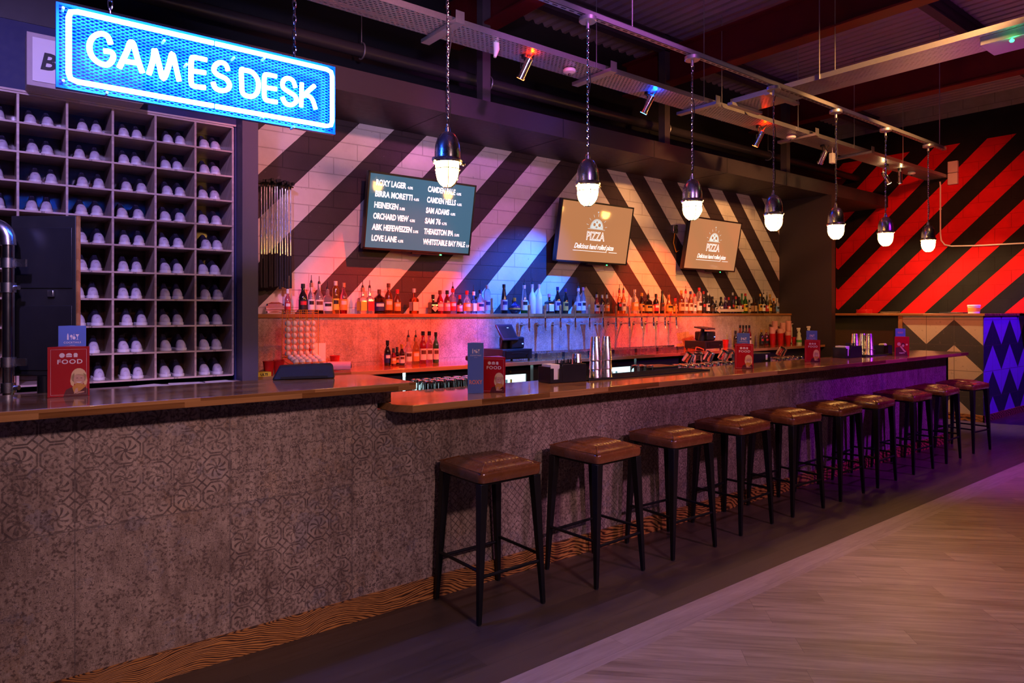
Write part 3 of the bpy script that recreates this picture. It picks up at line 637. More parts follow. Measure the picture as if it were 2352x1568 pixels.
for sx, sy in q:
    top = Vector((sx*(S-.03), sy*(S-.03), .705)); bot = Vector((sx*F, sy*(F-.012), .004)); m_ = MB()
    vs = []
    for p, h in ((bot, .011), (top, .024)): vs += [(p.x-h, p.y-h, p.z), (p.x+h, p.y-h, p.z), (p.x+h, p.y+h, p.z), (p.x-h, p.y+h, p.z)]
    m_.add(vs, [(3, 2, 1, 0), (4, 5, 6, 7), (0, 1, 5, 4), (1, 2, 6, 5), (2, 3, 7, 6), (3, 0, 4, 7)])
    lg = m_.build('leg', M['black_metal'], st, bevel=.003)
    MB().cyl((bot.x, bot.y, 0), (bot.x, bot.y, .006), .012, n=10).build('foot', M['rubber'], lg)
for i in range(4):
    a, b = q[i], q[(i+1) % 4]; e = .204; z = .235 if i % 2 == 0 else .265
    MB().cyl((a[0]*e, a[1]*(e-.01), z), (b[0]*e, b[1]*(e-.01), z), .009, n=10).build('footrest', M['black_metal'], st)
MB().bx(-S+.03, S-.03, -S+.03, S-.03, .690, .706).build('seat_frame', M['black_metal'], st)
near = [(2.00, 2.81), (2.777, 2.775), (3.50, 2.775), (4.25, 2.80), (4.966, 2.786), (5.677, 2.785), (6.37, 2.80), (7.19, 2.796), (7.96, 2.80), (8.79, 2.79)]
for i, (x, y) in enumerate(near):
    o = st if i == 0 else copy_tree(st)
    o.location = (x+.213, y+.2, 0); o.rotation_euler = (0, 0, R([0, 3, -2, 2, -3, 1, 3, -2, 2, -4][i]))
    o['label'] = 'tan leather bar stool with black metal legs, %s counted from the left' % ORD[i] if i else 'nearest tan leather bar stool, whose whole black metal frame is in view'

# ------------------------------------------------------------------ end block with the pass shelf
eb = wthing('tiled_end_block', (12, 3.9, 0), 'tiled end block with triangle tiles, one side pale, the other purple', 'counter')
MB().bx(11.39, 14, 3.52, 4.60, .06, 1.53).build('body', M['char'], eb, flat=True)
MB().bx(11.386, 11.39, 3.518, 4.60, .06, 1.53).build('end_tiles', tri_tiles('pale_triangle_tiles', (.66, .56, .45), (.07, .07, .07), 'y'), eb, flat=True)
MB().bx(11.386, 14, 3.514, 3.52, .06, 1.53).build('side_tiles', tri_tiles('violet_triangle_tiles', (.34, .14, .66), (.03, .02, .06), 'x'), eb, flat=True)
MB().bx(11.37, 14, 3.50, 3.514, 0, .10).bx(11.37, 11.386, 3.50, 4.60, 0, .10).build('kickboard', M['burnt'], eb, flat=True)
MB().bx(11.37, 11.40, 4.60, 4.66, 0, 1.53).build('corner_post', M['shelfwood'], eb, flat=True)
tag(MB().bx(11.36, XR-.001, 3.49, 6.29, 1.531, 1.566).build('pass_shelf', M['oak_y'], bevel=.002), 'oak pass shelf in front of the red striped wall', 'shelf')
tag(MB().bx(11.55, 11.6, 4.67, 6.29, 0, 1.53).build('low_partition', mat('olive_partition', (.085, .075, .05), .6), flat=True), 'dark partition panel under the pass shelf', 'partition')
Y, Z = onX(2237, 715, 12.0)
r = wthing('food_tub', (12.0, Y, 1.566), 'white lidded food tub with orange label on the pass shelf', 'tub')
MB().lathe([(.075, 0), (.082, .10), (.082, .105)], (12.0, Y, 1.567), 24).build('tub', M['white'], r)
MB().lathe([(.088, .106), (.088, .125), (.08, .13)], (12.0, Y, 1.567), 24).build('lid', M['white'], r)
MB().lathe([(.0805, .03), (.0825, .085)], (12.0, Y, 1.567), 24, close=False).build('label', mat('orange_label', (.8, .3, .05), .5), r)
X = 11.65; Y = onX(2044, 715, X)[0]
for k in range(2):
    tag(MB().lathe([(.08, 0), (.13, .008), (.15, .014), (.13, .011), (.02, .006)], (X, Y, 1.567+k*.012), 28).build('plate', M['white']), 'white plate, %s of the stack on the pass shelf' % ('upper' if k else 'lower'), 'plate', 'stacked plates')
Y = onX(1985, 715, X)[0]; mb = MB()
for k in range(4): mb.tube([(X+(.10-.0*k)*math.cos(2*PI*i/20), Y+.12*math.sin(2*PI*i/20), 1.572+k*.018) for i in range(20)], .003, 5, closed=True)
for i in range(12): mb.cyl((X+.10*math.cos(2*PI*i/12), Y+.12*math.sin(2*PI*i/12), 1.57), (X+.10*math.cos(2*PI*i/12), Y+.12*math.sin(2*PI*i/12), 1.63), .0025, n=5)
tag(mb.build('wire_basket', M['red_plastic']), 'small red wire basket on the pass shelf', 'basket')
X = 12.3; Y = onX(2190, 715, X)[0]
tag(MB().bx(X-.1, X+.1, Y-.17, Y+.17, 1.567, 1.585).build('serving_tray', M['black_plastic'], bevel=.004), 'flat black tray beside the white tub', 'tray')
# conduit and junction box on the end wall
xw = XR-.02
r = wthing('wall_conduit', (xw, 4.6, 3.7), 'white conduit pipe bending across the red striped wall', 'conduit')
cp = [onX(p, q_, xw) for p, q_ in ((2160, 425), (2160, 480), (2160, 535), (2162, 552), (2170, 562), (2185, 565), (2240, 564), (2300, 561), (2400, 556))]
cp = [(xw, 4.611, 3.80)]+[(xw, y, z) for y, z in cp]
MB().tube(cp, .012, 8).build('pipe', M['white'], r)
for k in (2, 7): MB().lathe([(.02, -.01), (.02, .01)], cp[k], 10).build('clip', M['white'], r)
r = wthing('junction_box', (xw, 4.4, 3.9), 'pale double junction box high on the red striped wall', 'junction box')
MB().bx(XR-.06, XR-.001, 4.335, 4.483, 3.92, 4.11).build('upper_box', M['white'], r, bevel=.006)
MB().bx(XR-.06, XR-.001, 4.335, 4.483, 3.725, 3.912).build('lower_box', M['white'], r, bevel=.006)

# ------------------------------------------------------------------ screens
scr_blue = mat('blue_screen', (.02, .05, .07), .05, var=0, emit=1, ecol=(.055, .135, .20))
scr_tan = mat('tan_screen', (.05, .03, .02), .05, var=0, emit=1, ecol=(.50, .20, .08))
scr_txt = mat('screen_lettering', (.8, .8, .8), .5, var=0, emit=1.0, ecol=(1, 1, 1))
scr_txt2 = mat('screen_lettering_grey', (.5, .7, .7), .5, var=0, emit=.75, ecol=(.75, .9, .9))
def tv(xc, label, kind):
    w_, zt, zb, yt, yb = 1.26, 2.945, 2.20, 6.005, 6.14
    ctr = Vector((xc, (yt+yb)/2, (zt+zb)/2)); v = Vector((0, yt-yb, zt-zb)).normalized(); u = Vector((1, 0, 0)); nrm = u.cross(v)
    H = math.hypot(zt-zb, yt-yb); rot = Matrix((u, -nrm, v)).transposed()
    r = wthing('wall_screen', tuple(ctr), label, 'screen', 'wall screens above the bottle shelf')
    MB().box(ctr-nrm*.03, (w_, .05, H), 0, rot).build('casing', M['black_plastic'], r, bevel=.006)
    for sg in (-1, 1):
        MB().box(ctr+u*sg*(w_/2-.008)+nrm*.002, (.016, .012, H), 0, rot).build('bezel', M['black_plastic'], r)
        MB().box(ctr+v*sg*(H/2-.010)+nrm*.002, (w_, .012, .02), 0, rot).build('bezel', M['black_plastic'], r)
    MB().box(ctr-nrm*.002, (w_-.03, .004, H-.036), 0, rot).build('display', scr_blue if kind == 'list' else scr_tan, r)
    MB().box(ctr-v*(H/2+.012)+u*.10-nrm*.01, (.36, .03, .02), 0, rot).build('sensor_bar', M['black_plastic'], r, bevel=.004)
    MB().box(ctr-v*(H/2+.012)+u*.26+nrm*.006, (.02, .008, .010), 0, rot).build('standby_light', M['led_green'], r)
    MB().box((xc, 6.20, (zt+zb)/2), (.20, .16, .24)).bx(xc-.28, xc+.28, 6.28, 6.297, (zt+zb)/2-.2, (zt+zb)/2+.2).build('wall_bracket', M['black_metal'], r)
    O = ctr+nrm*.0012
    def at(a, b): return O+u*(a*(w_/2))+v*(b*(H/2))
    tb = MB()
    if kind == 'list':
        Lc = [('ROXY LAGER', '4.0%'), ('BIRRA MORETTI', '4.6%'), ('HEINEKEN', '5.0%'), ('ORCHARD VIEW', '4.5%'), ('ABK HEFEWEIZEN', '5.0%'), ('LOVE LANE', '4.5%')]
        Rc = [('CAMDEN PALE', '4.0%'), ('CAMDEN HELLS', '4.6%'), ('SAM ADAMS', '4.8%'), ('SAM 76', '4.7%'), ('THEAKSTON IPA', '5.0%'), ('WHITSTABLE BAY PALE', '3.9%')]
        wid = {'ROXY LAGER': .53, 'BIRRA MORETTI': .66, 'HEINEKEN': .42, 'ORCHARD VIEW': .62, 'ABK HEFEWEIZEN': .70, 'LOVE LANE': .44, 'CAMDEN PALE': .53, 'CAMDEN HELLS': .56, 'SAM ADAMS': .45, 'SAM 76': .30, 'THEAKSTON IPA': .57, 'WHITSTABLE BAY PALE': .83}
        for C, x0 in ((Lc, -.87), (Rc, .06)):
            for k, (a, b) in enumerate(C):
                y0 = .66-k*.285; sz = .078
                t2 = MB().text(a, sz, (0, 0, 0), (1,0,0), (0,1,0), bold=.0025)
                wd = max(p[0] for p in t2.v); xs = wid[a]*w_/2/wd
                tb = MB().text(a, sz, at(x0, y0), u, v, xs=xs, bold=.003); tb.text(b, .036, at(x0+wid[a]+.025, y0), u, v, xs=.9, bold=.001)
                tb.build('menu_line', scr_txt, r, flat=True)
    else:
        def pol(pts, mb, k): mb.poly([tuple(O+nrm*(.0006*k)+u*a+v*b) for a, b in pts])
        g = MB(); R0 = .115; cy = .055
        pol([(R0*math.cos(PI*i/16), cy+R0*1.05*math.sin(PI*i/16)) for i in range(17)], g, 1)
        pol([(-.15, cy-.008), (.15, cy-.008), (.15, cy-.003), (-.15, cy-.003)], g, 1)
        for i in range(7):
            a = PI*(i+.4)/7.0-.0; p = Vector((math.cos(a), math.sin(a))); q2 = Vector((-p.y, p.x))*.0022
            a0, a1 = p*.15, p*.185
            pol([tuple(a0+q2+Vector((0, cy))), tuple(a0-q2+Vector((0, cy))), tuple(a1-q2+Vector((0, cy))), tuple(a1+q2+Vector((0, cy)))], g, 1)
        stx = [((.015 if i % 2 == 0 else .006)*math.sin(2*PI*i/10), cy+.205+(.015 if i % 2 == 0 else .006)*math.cos(2*PI*i/10)) for i in range(10)]
        pol(stx, g, 1)
        g.build('pizza_emblem', scr_txt2, r, flat=True)
        d = MB()
        def rr(c, ra, n=14): return [(c[0]+ra*math.cos(2*PI*i/n), c[1]+ra*math.sin(2*PI*i/n)) for i in range(n)]
        for c, ra in (((-.045, cy+.05), .021), ((.045, cy+.048), .023), ((-.005, cy+.082), .014), ((0, cy+.02), .012), ((-.02, cy+.018), .006), ((.075, cy+.025), .006), ((.02, cy+.10), .004)): pol(rr(c, ra), d, 2)
        for i in range(16):
            a0, a1 = PI*i/16, PI*(i+1)/16; ri, ro = R0*.90, R0*.94
            pol([(ri*math.cos(a0), cy+ri*1.05*math.sin(a0)), (ro*math.cos(a0), cy+ro*1.05*math.sin(a0)), (ro*math.cos(a1), cy+ro*1.05*math.sin(a1)), (ri*math.cos(a1), cy+ri*1.05*math.sin(a1))], d, 2)
        d.build('emblem_toppings', scr_tan, r, flat=True)
        tb.text('PIZZA', .15, O+v*-.09, u, v, xs=.78, align='CENTER', bold=.004)
        tb.build('lettering', scr_txt, r, flat=True)
        MB().text('PIZZA', .15, O+v*-.088+nrm*.0008-u*.002, u, v, xs=.78, align='CENTER', bold=-.0035).build('lettering_inline', scr_tan, r, flat=True)
        t3 = MB().text('Delicious hand rolled pizza', .088, O+v*-.20, u, v, xs=.80, align='CENTER', bold=.0012, shear=.35, sp=.92)
        pol([(-.36, -.232), (.23, -.232), (.23, -.226), (-.36, -.226)], t3, .5); pol([(.27, -.232), (.42, -.232), (.42, -.226), (.27, -.226)], t3, .5)
        t3.build('slogan', scr_txt, r, flat=True)
    return r
tv(3.61, 'wall screen showing a white list of beers on blue', 'list')
tv(6.12, 'wall screen showing the pizza picture, hanging in the middle', 'p')
tv(8.56, 'wall screen showing the pizza picture, farthest right', 'p')
for lx, cl in ((2.93+.62, (.25, .5, .8)), ): pass
r = wthing('wall_socket', (7.72, 6.28, 2.72), 'small dark socket box beside the farthest screen', 'socket')
X, Z = onY(1550, 526, 6.27); MB().bx(X-.05, X+.05, 6.25, 6.298, Z-.06, Z+.06).build('box', M['steel'], r, bevel=.004)
MB().tube([(X, 6.27, Z-.05), (X-.03, 6.27, Z-.2), (X+.03, 6.27, Z-.33), (X+.10, 6.27, Z-.3)], .006, 6).build('cable', M['orange_wire'], r)

# ------------------------------------------------------------------ neon sign
YN = 3.27
def sg(zx, zy, Y=YN):
    X, Z = onY(zx/2.94, zy/2.94, Y); return (X, Y, Z)
def smooth(pts, closed=False, n=5):
    P = [Vector(p) for p in pts]; out = []; k = len(P)
    rng = range(k if closed else k-1)
    for i in rng:
        p0 = P[i-1] if (closed or i > 0) else P[0]; p1 = P[i]; p2 = P[(i+1) % k]; p3 = P[(i+2) % k] if (closed or i+2 < k) else P[-1]
        for j in range(n):
            t_ = j/n; out.append(.5*((2*p1)+(-p0+p2)*t_+(2*p0-5*p1+4*p2-p3)*t_*t_+(-p0+3*p1-3*p2+p3)*t_**3))
    if not closed: out.append(P[-1])
    return out
t = NT('blue_acrylic'); t.set((.004, .025, .38), .18, alpha=.55); ACR = t.mat
c0, c1 = sg(392, 35, 3.33), sg(2250, 900, 3.33)
X0, X1 = sg(396, 300, 3.33)[0], sg(2248, 700, 3.33)[0]
zt_, zb_ = sg(392, 35, 3.33)[2], sg(410, 585, 3.33)[2]
sign = wthing('neon_sign', ((X0+X1)/2, YN+.05, (zt_+zb_)/2), 'blue neon sign reading GAMES DESK hanging on chains', 'neon sign')
MB().bx(X0, X1, 3.336, 3.342, zb_, zt_).build('back_panel', ACR, sign, flat=True)
MB().bx(X0, X1, 3.322, 3.3235, zb_, zt_).build('mesh_grille', expanded(), sign, flat=True)
MB().bx(X0-.01, X0, 3.315, 3.345, zb_-.008, zt_+.008).bx(X1, X1+.006, 3.315, 3.345, zb_-.008, zt_+.008).bx(X0, X1, 3.315, 3.345, zb_-.008, zb_).bx(X0, X1, 3.315, 3.345, zt_, zt_+.008).build('edge_frame', mat('blue_acrylic_edge', (.02, .25, .8), .2, var=0), sign, flat=True)
letters = {
 'G': [[(700,345),(752,352),(765,385),(745,425),(708,438),(650,412),(612,362),(605,300),(630,250),(680,228),(725,245),(748,298)]],
 'A': [[(805,458),(860,340),(878,290),(900,296),(930,400),(962,492)], [(848,415),(928,425)]],
 'M': [[(1005,502),(1035,400),(1045,335),(1075,440),(1103,532),(1140,445),(1163,362),(1185,440),(1210,548)]],
 'E': [[(1397,405),(1312,388),(1294,402),(1290,470),(1292,560),(1312,582),(1388,592)], [(1296,478),(1390,492)]],
 'S': [[(1540,478),(1525,437),(1490,422),(1455,440),(1445,475),(1470,505),(1525,532),(1550,572),(1535,604),(1495,612),(1455,595),(1438,555)]],
 'D': [[(1630,474),(1652,474),(1705,490),(1742,545),(1740,615),(1708,650),(1660,645),(1636,620),(1632,560)]],
 'E2': [[(1868,517),(1802,504),(1786,520),(1784,590),(1786,655),(1803,677),(1872,690)], [(1790,590),(1868,602)]],
 'S2': [[(1995,592),(1978,545),(1942,528),(1912,548),(1912,590),(1950,620),(1992,648),(2000,685),(1968,708),(1928,697),(1906,655)]],
 'K': [[(2038,560),(2036,640),(2034,722)], [(2125,578),(2085,612),(2048,650)], [(2062,640),(2105,665),(2132,738)]]}
for ltr, strokes in letters.items():
    mb = MB()
    for stx in strokes: mb.tube(smooth([sg(*p) for p in stx], ltr == 'D'), 0.0112, 8, closed=(ltr == 'D'))
    mb.build('neon_letter', M['neon'], sign)
xa, xb = sg(464, 300)[0], sg(2243, 700)[0]; za, zb2 = sg(464, 66)[2], sg(464, 542)[2]; rc = .03
xm = sg(1448, 320)[0]
half = [(xm-.004, za), (xa+rc, za), (xa+.006, za-.008), (xa, za-rc), (xa, zb2+rc), (xa+.006, zb2+.008), (xa+rc, zb2), (xm-.004, zb2)]
half2 = [(xm+.004, za), (xb-rc, za), (xb-.006, za-.008), (xb, za-rc), (xb, zb2+rc), (xb-.006, zb2+.008), (xb-rc, zb2), (xm+.004, zb2)]
MB().tube([(a, YN, b) for a, b in half], 0.0112, 8).build('neon_border', M['neon'], sign)
MB().tube([(a, YN, b) for a, b in half2], 0.0112, 8).build('neon_border', M['neon'], sign)
mb = MB()
for px, py in ((1105, 280), (1575, 395), (1255, 440), (720, 630), (1980, 860), (1780, 398), (1080, 668), (1770, 795), (425, 550), (425, 60)):
    p = sg(px, py, 3.30); mb.cyl((p[0], 3.285, p[2]), (p[0], 3.335, p[2]), .006, n=8)
mb.build('standoffs', M['white'], sign)
for px in (253, 676):
    X = onY(px, 100, 3.33)[0]; chain_mb(zt_, 4.9, X, 3.33, .05, .014, .003).build('chain', M['chrome'], sign)
# light box behind the sign
X0b, Z1 = onY(70, 80, 5.28); Z0 = onY(70, 188, 5.28)[1]; X1b = X0b+.62
r = wthing('light_box_sign', (X0b+.3, 5.4, (Z0+Z1)/2), 'white framed box sign half hidden behind the neon sign', 'sign')
MB().bx(X0b-.02, X1b+.02, 5.28, 5.453, Z0-.02, Z1+.02).build('case', mat('pale_sign_case', (.5, .42, .42), .5), r, bevel=.003)
MB().bx(X0b+.01, X1b-.01, 5.274, 5.279, Z0+.01, Z1-.01).build('face', mat('white_sign_face', (.85, .82, .82), .4, var=.02), r, flat=True)
MB().text('Bo', .15, (onY(90, 130, 5.272)[0], 5.272, (Z0+Z1)/2-.055), bold=.004, shear=.2).build('lettering', M['black'], r, flat=True)

# ------------------------------------------------------------------ shoe pigeonholes
YC = 5.45; cw, rh = .268, .19; zb0 = 1.10; cols = [1.561-cw*k for k in range(11, -1, -1)]; Dp = .34
sh = wthing('shoe_cubby_shelf', (0.2, YC+.2, 1.1), 'tall plywood pigeonhole rack holding rental shoes behind the desk', 'shelving')
mb = MB()
for x in cols: mb.bx(x-.007, x+.007, YC, YC+Dp, zb0, zb0+10*rh)
mb.build('dividers', M['ply'], sh, flat=True)
mb = MB()
for k in range(11): mb.bx(cols[0], cols[-1], YC-.004, YC+Dp, zb0+k*rh-.006, zb0+k*rh+.006)
SHELVES = mb
MB().bx(cols[0], cols[-1], YC+Dp, YC+Dp+.01, zb0, zb0+10*rh).build('back_board', M['plyback'], sh, flat=True)
MB().bx(cols[0], cols[-1]+.02, YC-.012, YC, zb0+10*rh+.007, zb0+10*rh+.02).build('top_trim', M['ply'], sh, flat=True)
mb = SHELVES
for c in range(6):
    for k in range(10):
        mb.text('FEDCBA'[c]+str(k+1), .016, (cols[-1]-cw*(c+.5), YC-.0046, zb0+(9-k)*rh-.0055), align='CENTER', ext=.0002, xs=1.2, mi=1)
mb.build('shelves', [M['ply'], M['black']], sh, flat=True)
MB().bx(cols[0], 1.58, 5.05, YC-.02, 1.03, 1.062).build('front_ledge', M['ply'], sh, flat=True)
# one shoe, toe towards -y
sole_m = mat('white_rubber_sole', (.80, .78, .80), .45, var=.04); cap_m = mat('pale_leather_toe', (.62, .58, .66), .34, var=.06, coat=.3)
up_m = mat('navy_shoe_upper', (.022, .020, .04), .45, var=.3, vs=80); lace_m = mat('dark_laces', (.07, .05, .09), .6)
L = .25
def hw(t): return .032*min(1, (max(t, 0)/.14)**.5)*(1-.22*math.exp(-((t-.58)/.16)**2))*(1 if t < .86 else math.sqrt(max(0, 1-((t-.86)/.1405)**2))*.98+.02)
def loft(t0, t1, zf, n=14, steps=12, z0=.0, wk=1.0, open_top=None):
    mb = MB(); vs = []; m = 11
    for i in range(steps+1):
        t = t0+(t1-t0)*i/steps; w_ = hw(t)*wk; h = zf(t)
        for j in range(m):
            a = PI*j/(m-1); cc = math.cos(a); ss = math.sin(a)
            vs.append((w_*(abs(cc)**.72)*(1 if cc > 0 else -1), t*L, z0+(h-z0)*(ss**.8)))
    fs = [(i*m+j, (i+1)*m+j, (i+1)*m+j+1, i*m+j+1) for i in range(steps) for j in range(m-1)]
    fs += [tuple(range(m)), tuple(reversed([steps*m+j for j in range(m)]))]
    return mb.add(vs, fs)
shoe = thing('bowling_shoe', (0, 0, 0), 'x', 'shoe', 'rental shoes in the pigeonholes')
mb = MB(); ns = 20; ring = []
for i in range(ns+1): ring.append((hw(i/ns)*1.08+.002, i/ns*L))
pts = [(a, b) for a, b in ring]+[(-a, b) for a, b in reversed(ring)]
mb.prism([(p[0], p[1]-.003) for p in pts], .0, .021)
mb.build('sole', sole_m, shoe, bevel=.003)
zc = lambda t: .020+.056*min(1, (max(t, .001)/.24))**.58+.012*t
loft(.002, .34, zc, z0=.018).build('toe_cap', cap_m, shoe)
zu = lambda t: .079+.045*min(1, max(0, (t-.30)/.28)) - .03*max(0, (t-.62)/.38)
up = loft(.30, .995, lambda t: zu(t), z0=.018, wk=1.01).build('upper', up_m, shoe)
mb = MB()
for k in range(3): mb.cyl((-.011, (.38+.07*k)*L, .086+.013*k), (.011, (.38+.07*k)*L, .086+.013*k), .0022, n=6)
mb.build('laces', lace_m, up)
MB().tube([(.011*math.cos(2*PI*i/14), .020+.0*math.sin(2*PI*i/14), .052+.011*math.sin(2*PI*i/14)) for i in range(14)], .0014, 5, closed=True).build('toe_badge', cap_m, shoe)
first = True; colname = ['rightmost cubby column', 'second cubby column from right', 'third cubby column from right', 'fourth cubby column from right', 'fifth cubby column from right', 'leftmost cubby column in view']
vis = {0: range(10), 1: range(10), 2: range(10), 3: range(10), 4: range(5), 5: range(5)}
for c in range(6):
    for k in vis[c]:
        cx = cols[-1]-cw*(c+1)
        a1 = random.uniform(.26, .36); a2 = a1+random.uniform(.29, .39); rzp = random.uniform(-5, 3)
        for side, f in (('left', a1), ('right', a2)):
            if c == 3 and k >= 5 and side == 'left' and False: continue
            o = shoe if first else copy_tree(shoe); first = False
            o.location = (cx+cw*f, YC+.014+random.uniform(0, .02), zb0+(9-k)*rh+.0065); o.rotation_euler = (0, 0, R(rzp))
            o['label'] = 'pale-toed %s shoe, %s row down, %s' % (side, ORD[k], colname[c])
for (px, py, w2, d2, rz, m, lb, nm) in ((345, 878, .19, .26, 25, 'paper', 'loose white sheet on the ledge, left of the other papers', 'paper_sheet'), (430, 874, .24, .2, -10, 'paper', 'pink edged leaflet on the ledge in front of the shoe rack', 'leaflet'), (500, 869, .2, .22, 8, 'paper', 'thin pale leaflet on the ledge near the column', 'leaflet')):
    X, Y = onZ(px, py, 1.07); Y = min(max(Y, 5.13), 5.32); X = onY(px, py, Y)[0]; rt = Matrix.Rotation(R(rz), 3, 'Z')
    tag(MB().box((X, Y, 1.0655), (w2, d2 if d2 < .2 else .18, .004), 0, rt).build(nm, M[m]), lb, 'paper', 'papers on the ledge')

# ------------------------------------------------------------------ left: steel pipe frame and black cabinet
r = wthing('pipe_frame', (.13, 3.80, 0), 'chrome pipe upright with elbow and clamps at the left edge', 'pipe')
px_, py_ = .120, 3.81
d_ = Vector((-SX, CX, 0)).normalized()
el = [Vector((px_, py_, z)) for z in (0, 1.0, 1.88)]+[Vector((px_, py_, 1.90))+d_*.07*(1-math.cos(a))+Vector((0, 0, .07*math.sin(a))) for a in [R(q_) for q_ in range(15, 91, 15)]]+[Vector((px_, py_, 1.97))+d_*.5]
MB().tube(el, .024, 16).build('pipe', M['chrome'], r)
MB().tube([p for p in el[2:-1]], .031, 16).build('elbow_fitting', M['steel'], r)
e_ = Vector((SX, -CX, 0)).normalized()
for z in (1.83, 1.72, 1.34, 1.44, 1.80-.0):
    pass
for z in (1.80, 1.355):
    mbc = MB().cyl((px_, py_, z-.022), (px_, py_, z+.022), .030, n=16); mbc.box(Vector((px_, py_, z))+e_*.055, (.05, .012, .034), 0, Matrix((e_, Vector((-e_.y, e_.x, 0)), Vector((0, 0, 1)))).transposed())
    mbc.build('clamp', M['steel'], r)
for z in (1.69, 1.24):
    MB().cyl((px_, py_, z-.022), (px_, py_, z+.022), .030, n=16).cyl(Vector((px_, py_, z))+e_*.024, Vector((px_, py_, z))+e_*.048, .011, n=10).build('clamp', M['steel'], r)
f_ = Vector((CX, SX, 0)); rt = Matrix((e_, f_, Vector((0, 0, 1)))).transposed()
cb = Vector((px_, py_, 0))+e_*.095+f_*.10
r = wthing('black_locker', tuple(cb+Vector((0, 0, 1.27))), 'tall black panel cabinet with a wooden edge beside the chrome pipe', 'cabinet')
MB().box(cb+Vector((0, 0, 1.655)), (.30, .018, .74), 0, rt).build('body', M['black'], r, bevel=.003)
MB().box(cb+Vector((0, 0, 1.655))+e_*.156-f_*.0, (.009, .018, .74), 0, rt).build('wooden_edge', M['shelfwood'], r)
MB().box(cb+Vector((0, 0, 1.83))-f_*.0115, (.27, .006, .28), 0, rt).build('upper_door', M['black_plastic'], r, bevel=.002)
MB().box(cb+Vector((0, 0, 1.46))-f_*.0115, (.27, .006, .30), 0, rt).build('lower_door', M['black_plastic'], r, bevel=.002)
MB().box(cb+Vector((0, 0, 1.665))-f_*.018+e_*.04, (.03, .012, .03), 0, rt).build('latch', M['steel'], r, bevel=.003)
MB().cyl(cb+Vector((0, 0, 0)), cb+Vector((0, 0, 1.285)), .03, n=14).box(cb+Vector((0, 0, .01)), (.28, .10, .02), 0, rt).build('stand', M['black_metal'], r)
# small items left on the desk
X, Y = onZ(58, 900, 1.22)
tag(MB().box((.30, 3.63, 1.253), (.085, .004, .075), 0, Matrix.Rotation(R(-38), 3, 'Z') @ Matrix.Rotation(R(-14), 3, 'X')).build('standing_card', M['paper']), 'small pale card leaning on the desk beside the chrome pipe', 'card')

# ------------------------------------------------------------------ menu stands
food_red = mat('red_card', (.42, .006, .012), .32, var=.03); ck_blue = mat('blue_card', (.09, .16, .42), .4, var=.03)
pr_cream = mat('cream_print', (.80, .68, .62), .5, var=0); hair = mat('blond_print', (.80, .55, .26), .5, var=0); skin = mat('skin_print', (.62, .34, .22), .5, var=0); pz = mat('pizza_print', (.62, .28, .05), .5, var=.3, vs=300)
dkp = mat('dark_print', (.10, .012, .015), .5, var=0); orp = mat('coral_print', (.75, .22, .16), .5, var=0)
PM = [food_red, pr_cream, hair, skin, pz, dkp, orp, ck_blue]
def ell(cx, cy, rx, ry, n=18, a0=0, a1=2*PI): return [(cx+rx*math.cos(a0+(a1-a0)*i/n), cy+ry*math.sin(a0+(a1-a0)*i/n)) for i in range(n+(0 if a1-a0 > 6 else 1))]
def face_food(mb, O, u, v):
    n = u.cross(v)
    def P(pts, k, mi): mb.poly([tuple(O+u*a+v*b+n*(.0003+.00025*k)) for a, b in pts], mi)
    W_, H_ = .072, .21
    for x0, x1, y0, y1 in ((-.064, .064, .2005, .2012), (-.064, -.0633, .009, .2012), (.0633, .064, .009, .2012), (-.064, .064, .009, .0097)): P([(x0, y0), (x1, y0), (x1, y1), (x0, y1)], 0, 1)
    P(ell(-.024, .176, .010, .010), 0, 1); P(ell(.001, .176, .011, .009, a0=0, a1=PI), 0, 1); P([(-.010, .174), (.012, .174), (.011, .168), (-.009, .168)], 0, 1); P([(.018, .167), (.031, .167), (.032, .180), (.028, .185), (.020, .185), (.017, .180)], 0, 1)
    mb.text('FOOD', .026, O+u*.004+v*.140+n*.0006, u, v, 1, 1.15, 'CENTER', .0006, .0002, sp=1.15)
    P([(-.02, 0), (.07, 0), (.07, .03), (.045, .045), (.02, .045), (-.01, .03)], 0, 5)
    P(ell(.036, .086, .028, .034), 1, 2); P([(.008, .088), (.020, .100), (.022, .060), (.016, .042), (.008, .050), (.005, .066)], 1, 2); P([(.064, .088), (.052, .100), (.052, .060), (.058, .044), (.065, .052), (.067, .066)], 1, 2); P(ell(.037, .072, .020, .028), 2, 3)
    P([(.016, .088), (.034, .108), (.058, .085), (.050, .094), (.030, .094)], 3, 2)
    P(ell(.030, .078, .004, .0012, 8), 3, 5); P(ell(.045, .078, .004, .0012, 8), 3, 5); P(ell(.037, .062, .010, .005, 12, PI, 2*PI), 3, 1)
    P([(.012, .040), (.030, .058), (.066, .046), (.040, .022), (.018, .018)], 4, 4); P([(.018, .012), (.024, .034), (.032, .036), (.034, .016)], 5, 3); P([(.026, .012), (.055, .016), (.056, .021), (.028, .019)], 5, 3)
def face_party(mb, O, u, v):
    n = u.cross(v)
    def P(pts, k, mi): mb.poly([tuple(O+u*a+v*b+n*(.0003+.00025*k)) for a, b in pts], mi)
    P([(-.064, 0), (.06, 0), (.05, .05), (.02, .09), (-.03, .10), (-.064, .09)], 0, 5); P(ell(.012, .12, .019, .024), 1, 5); P(ell(-.03, .13, .018, .02), 0, 3)
    P([(-.02, .10), (-.01, .112), (.03, .06), (.045, .05), (.035, .04), (.018, .05)], 2, 3); P(ell(.05, .125, .010, .010), 0, 2); P(ell(.012, .113, .012, .014), 2, 3)
    mb.text('PARTY', .018, O+u*.0+v*.025+n*.001, u, v, 1, 1.0, 'CENTER', .0004, .0002)
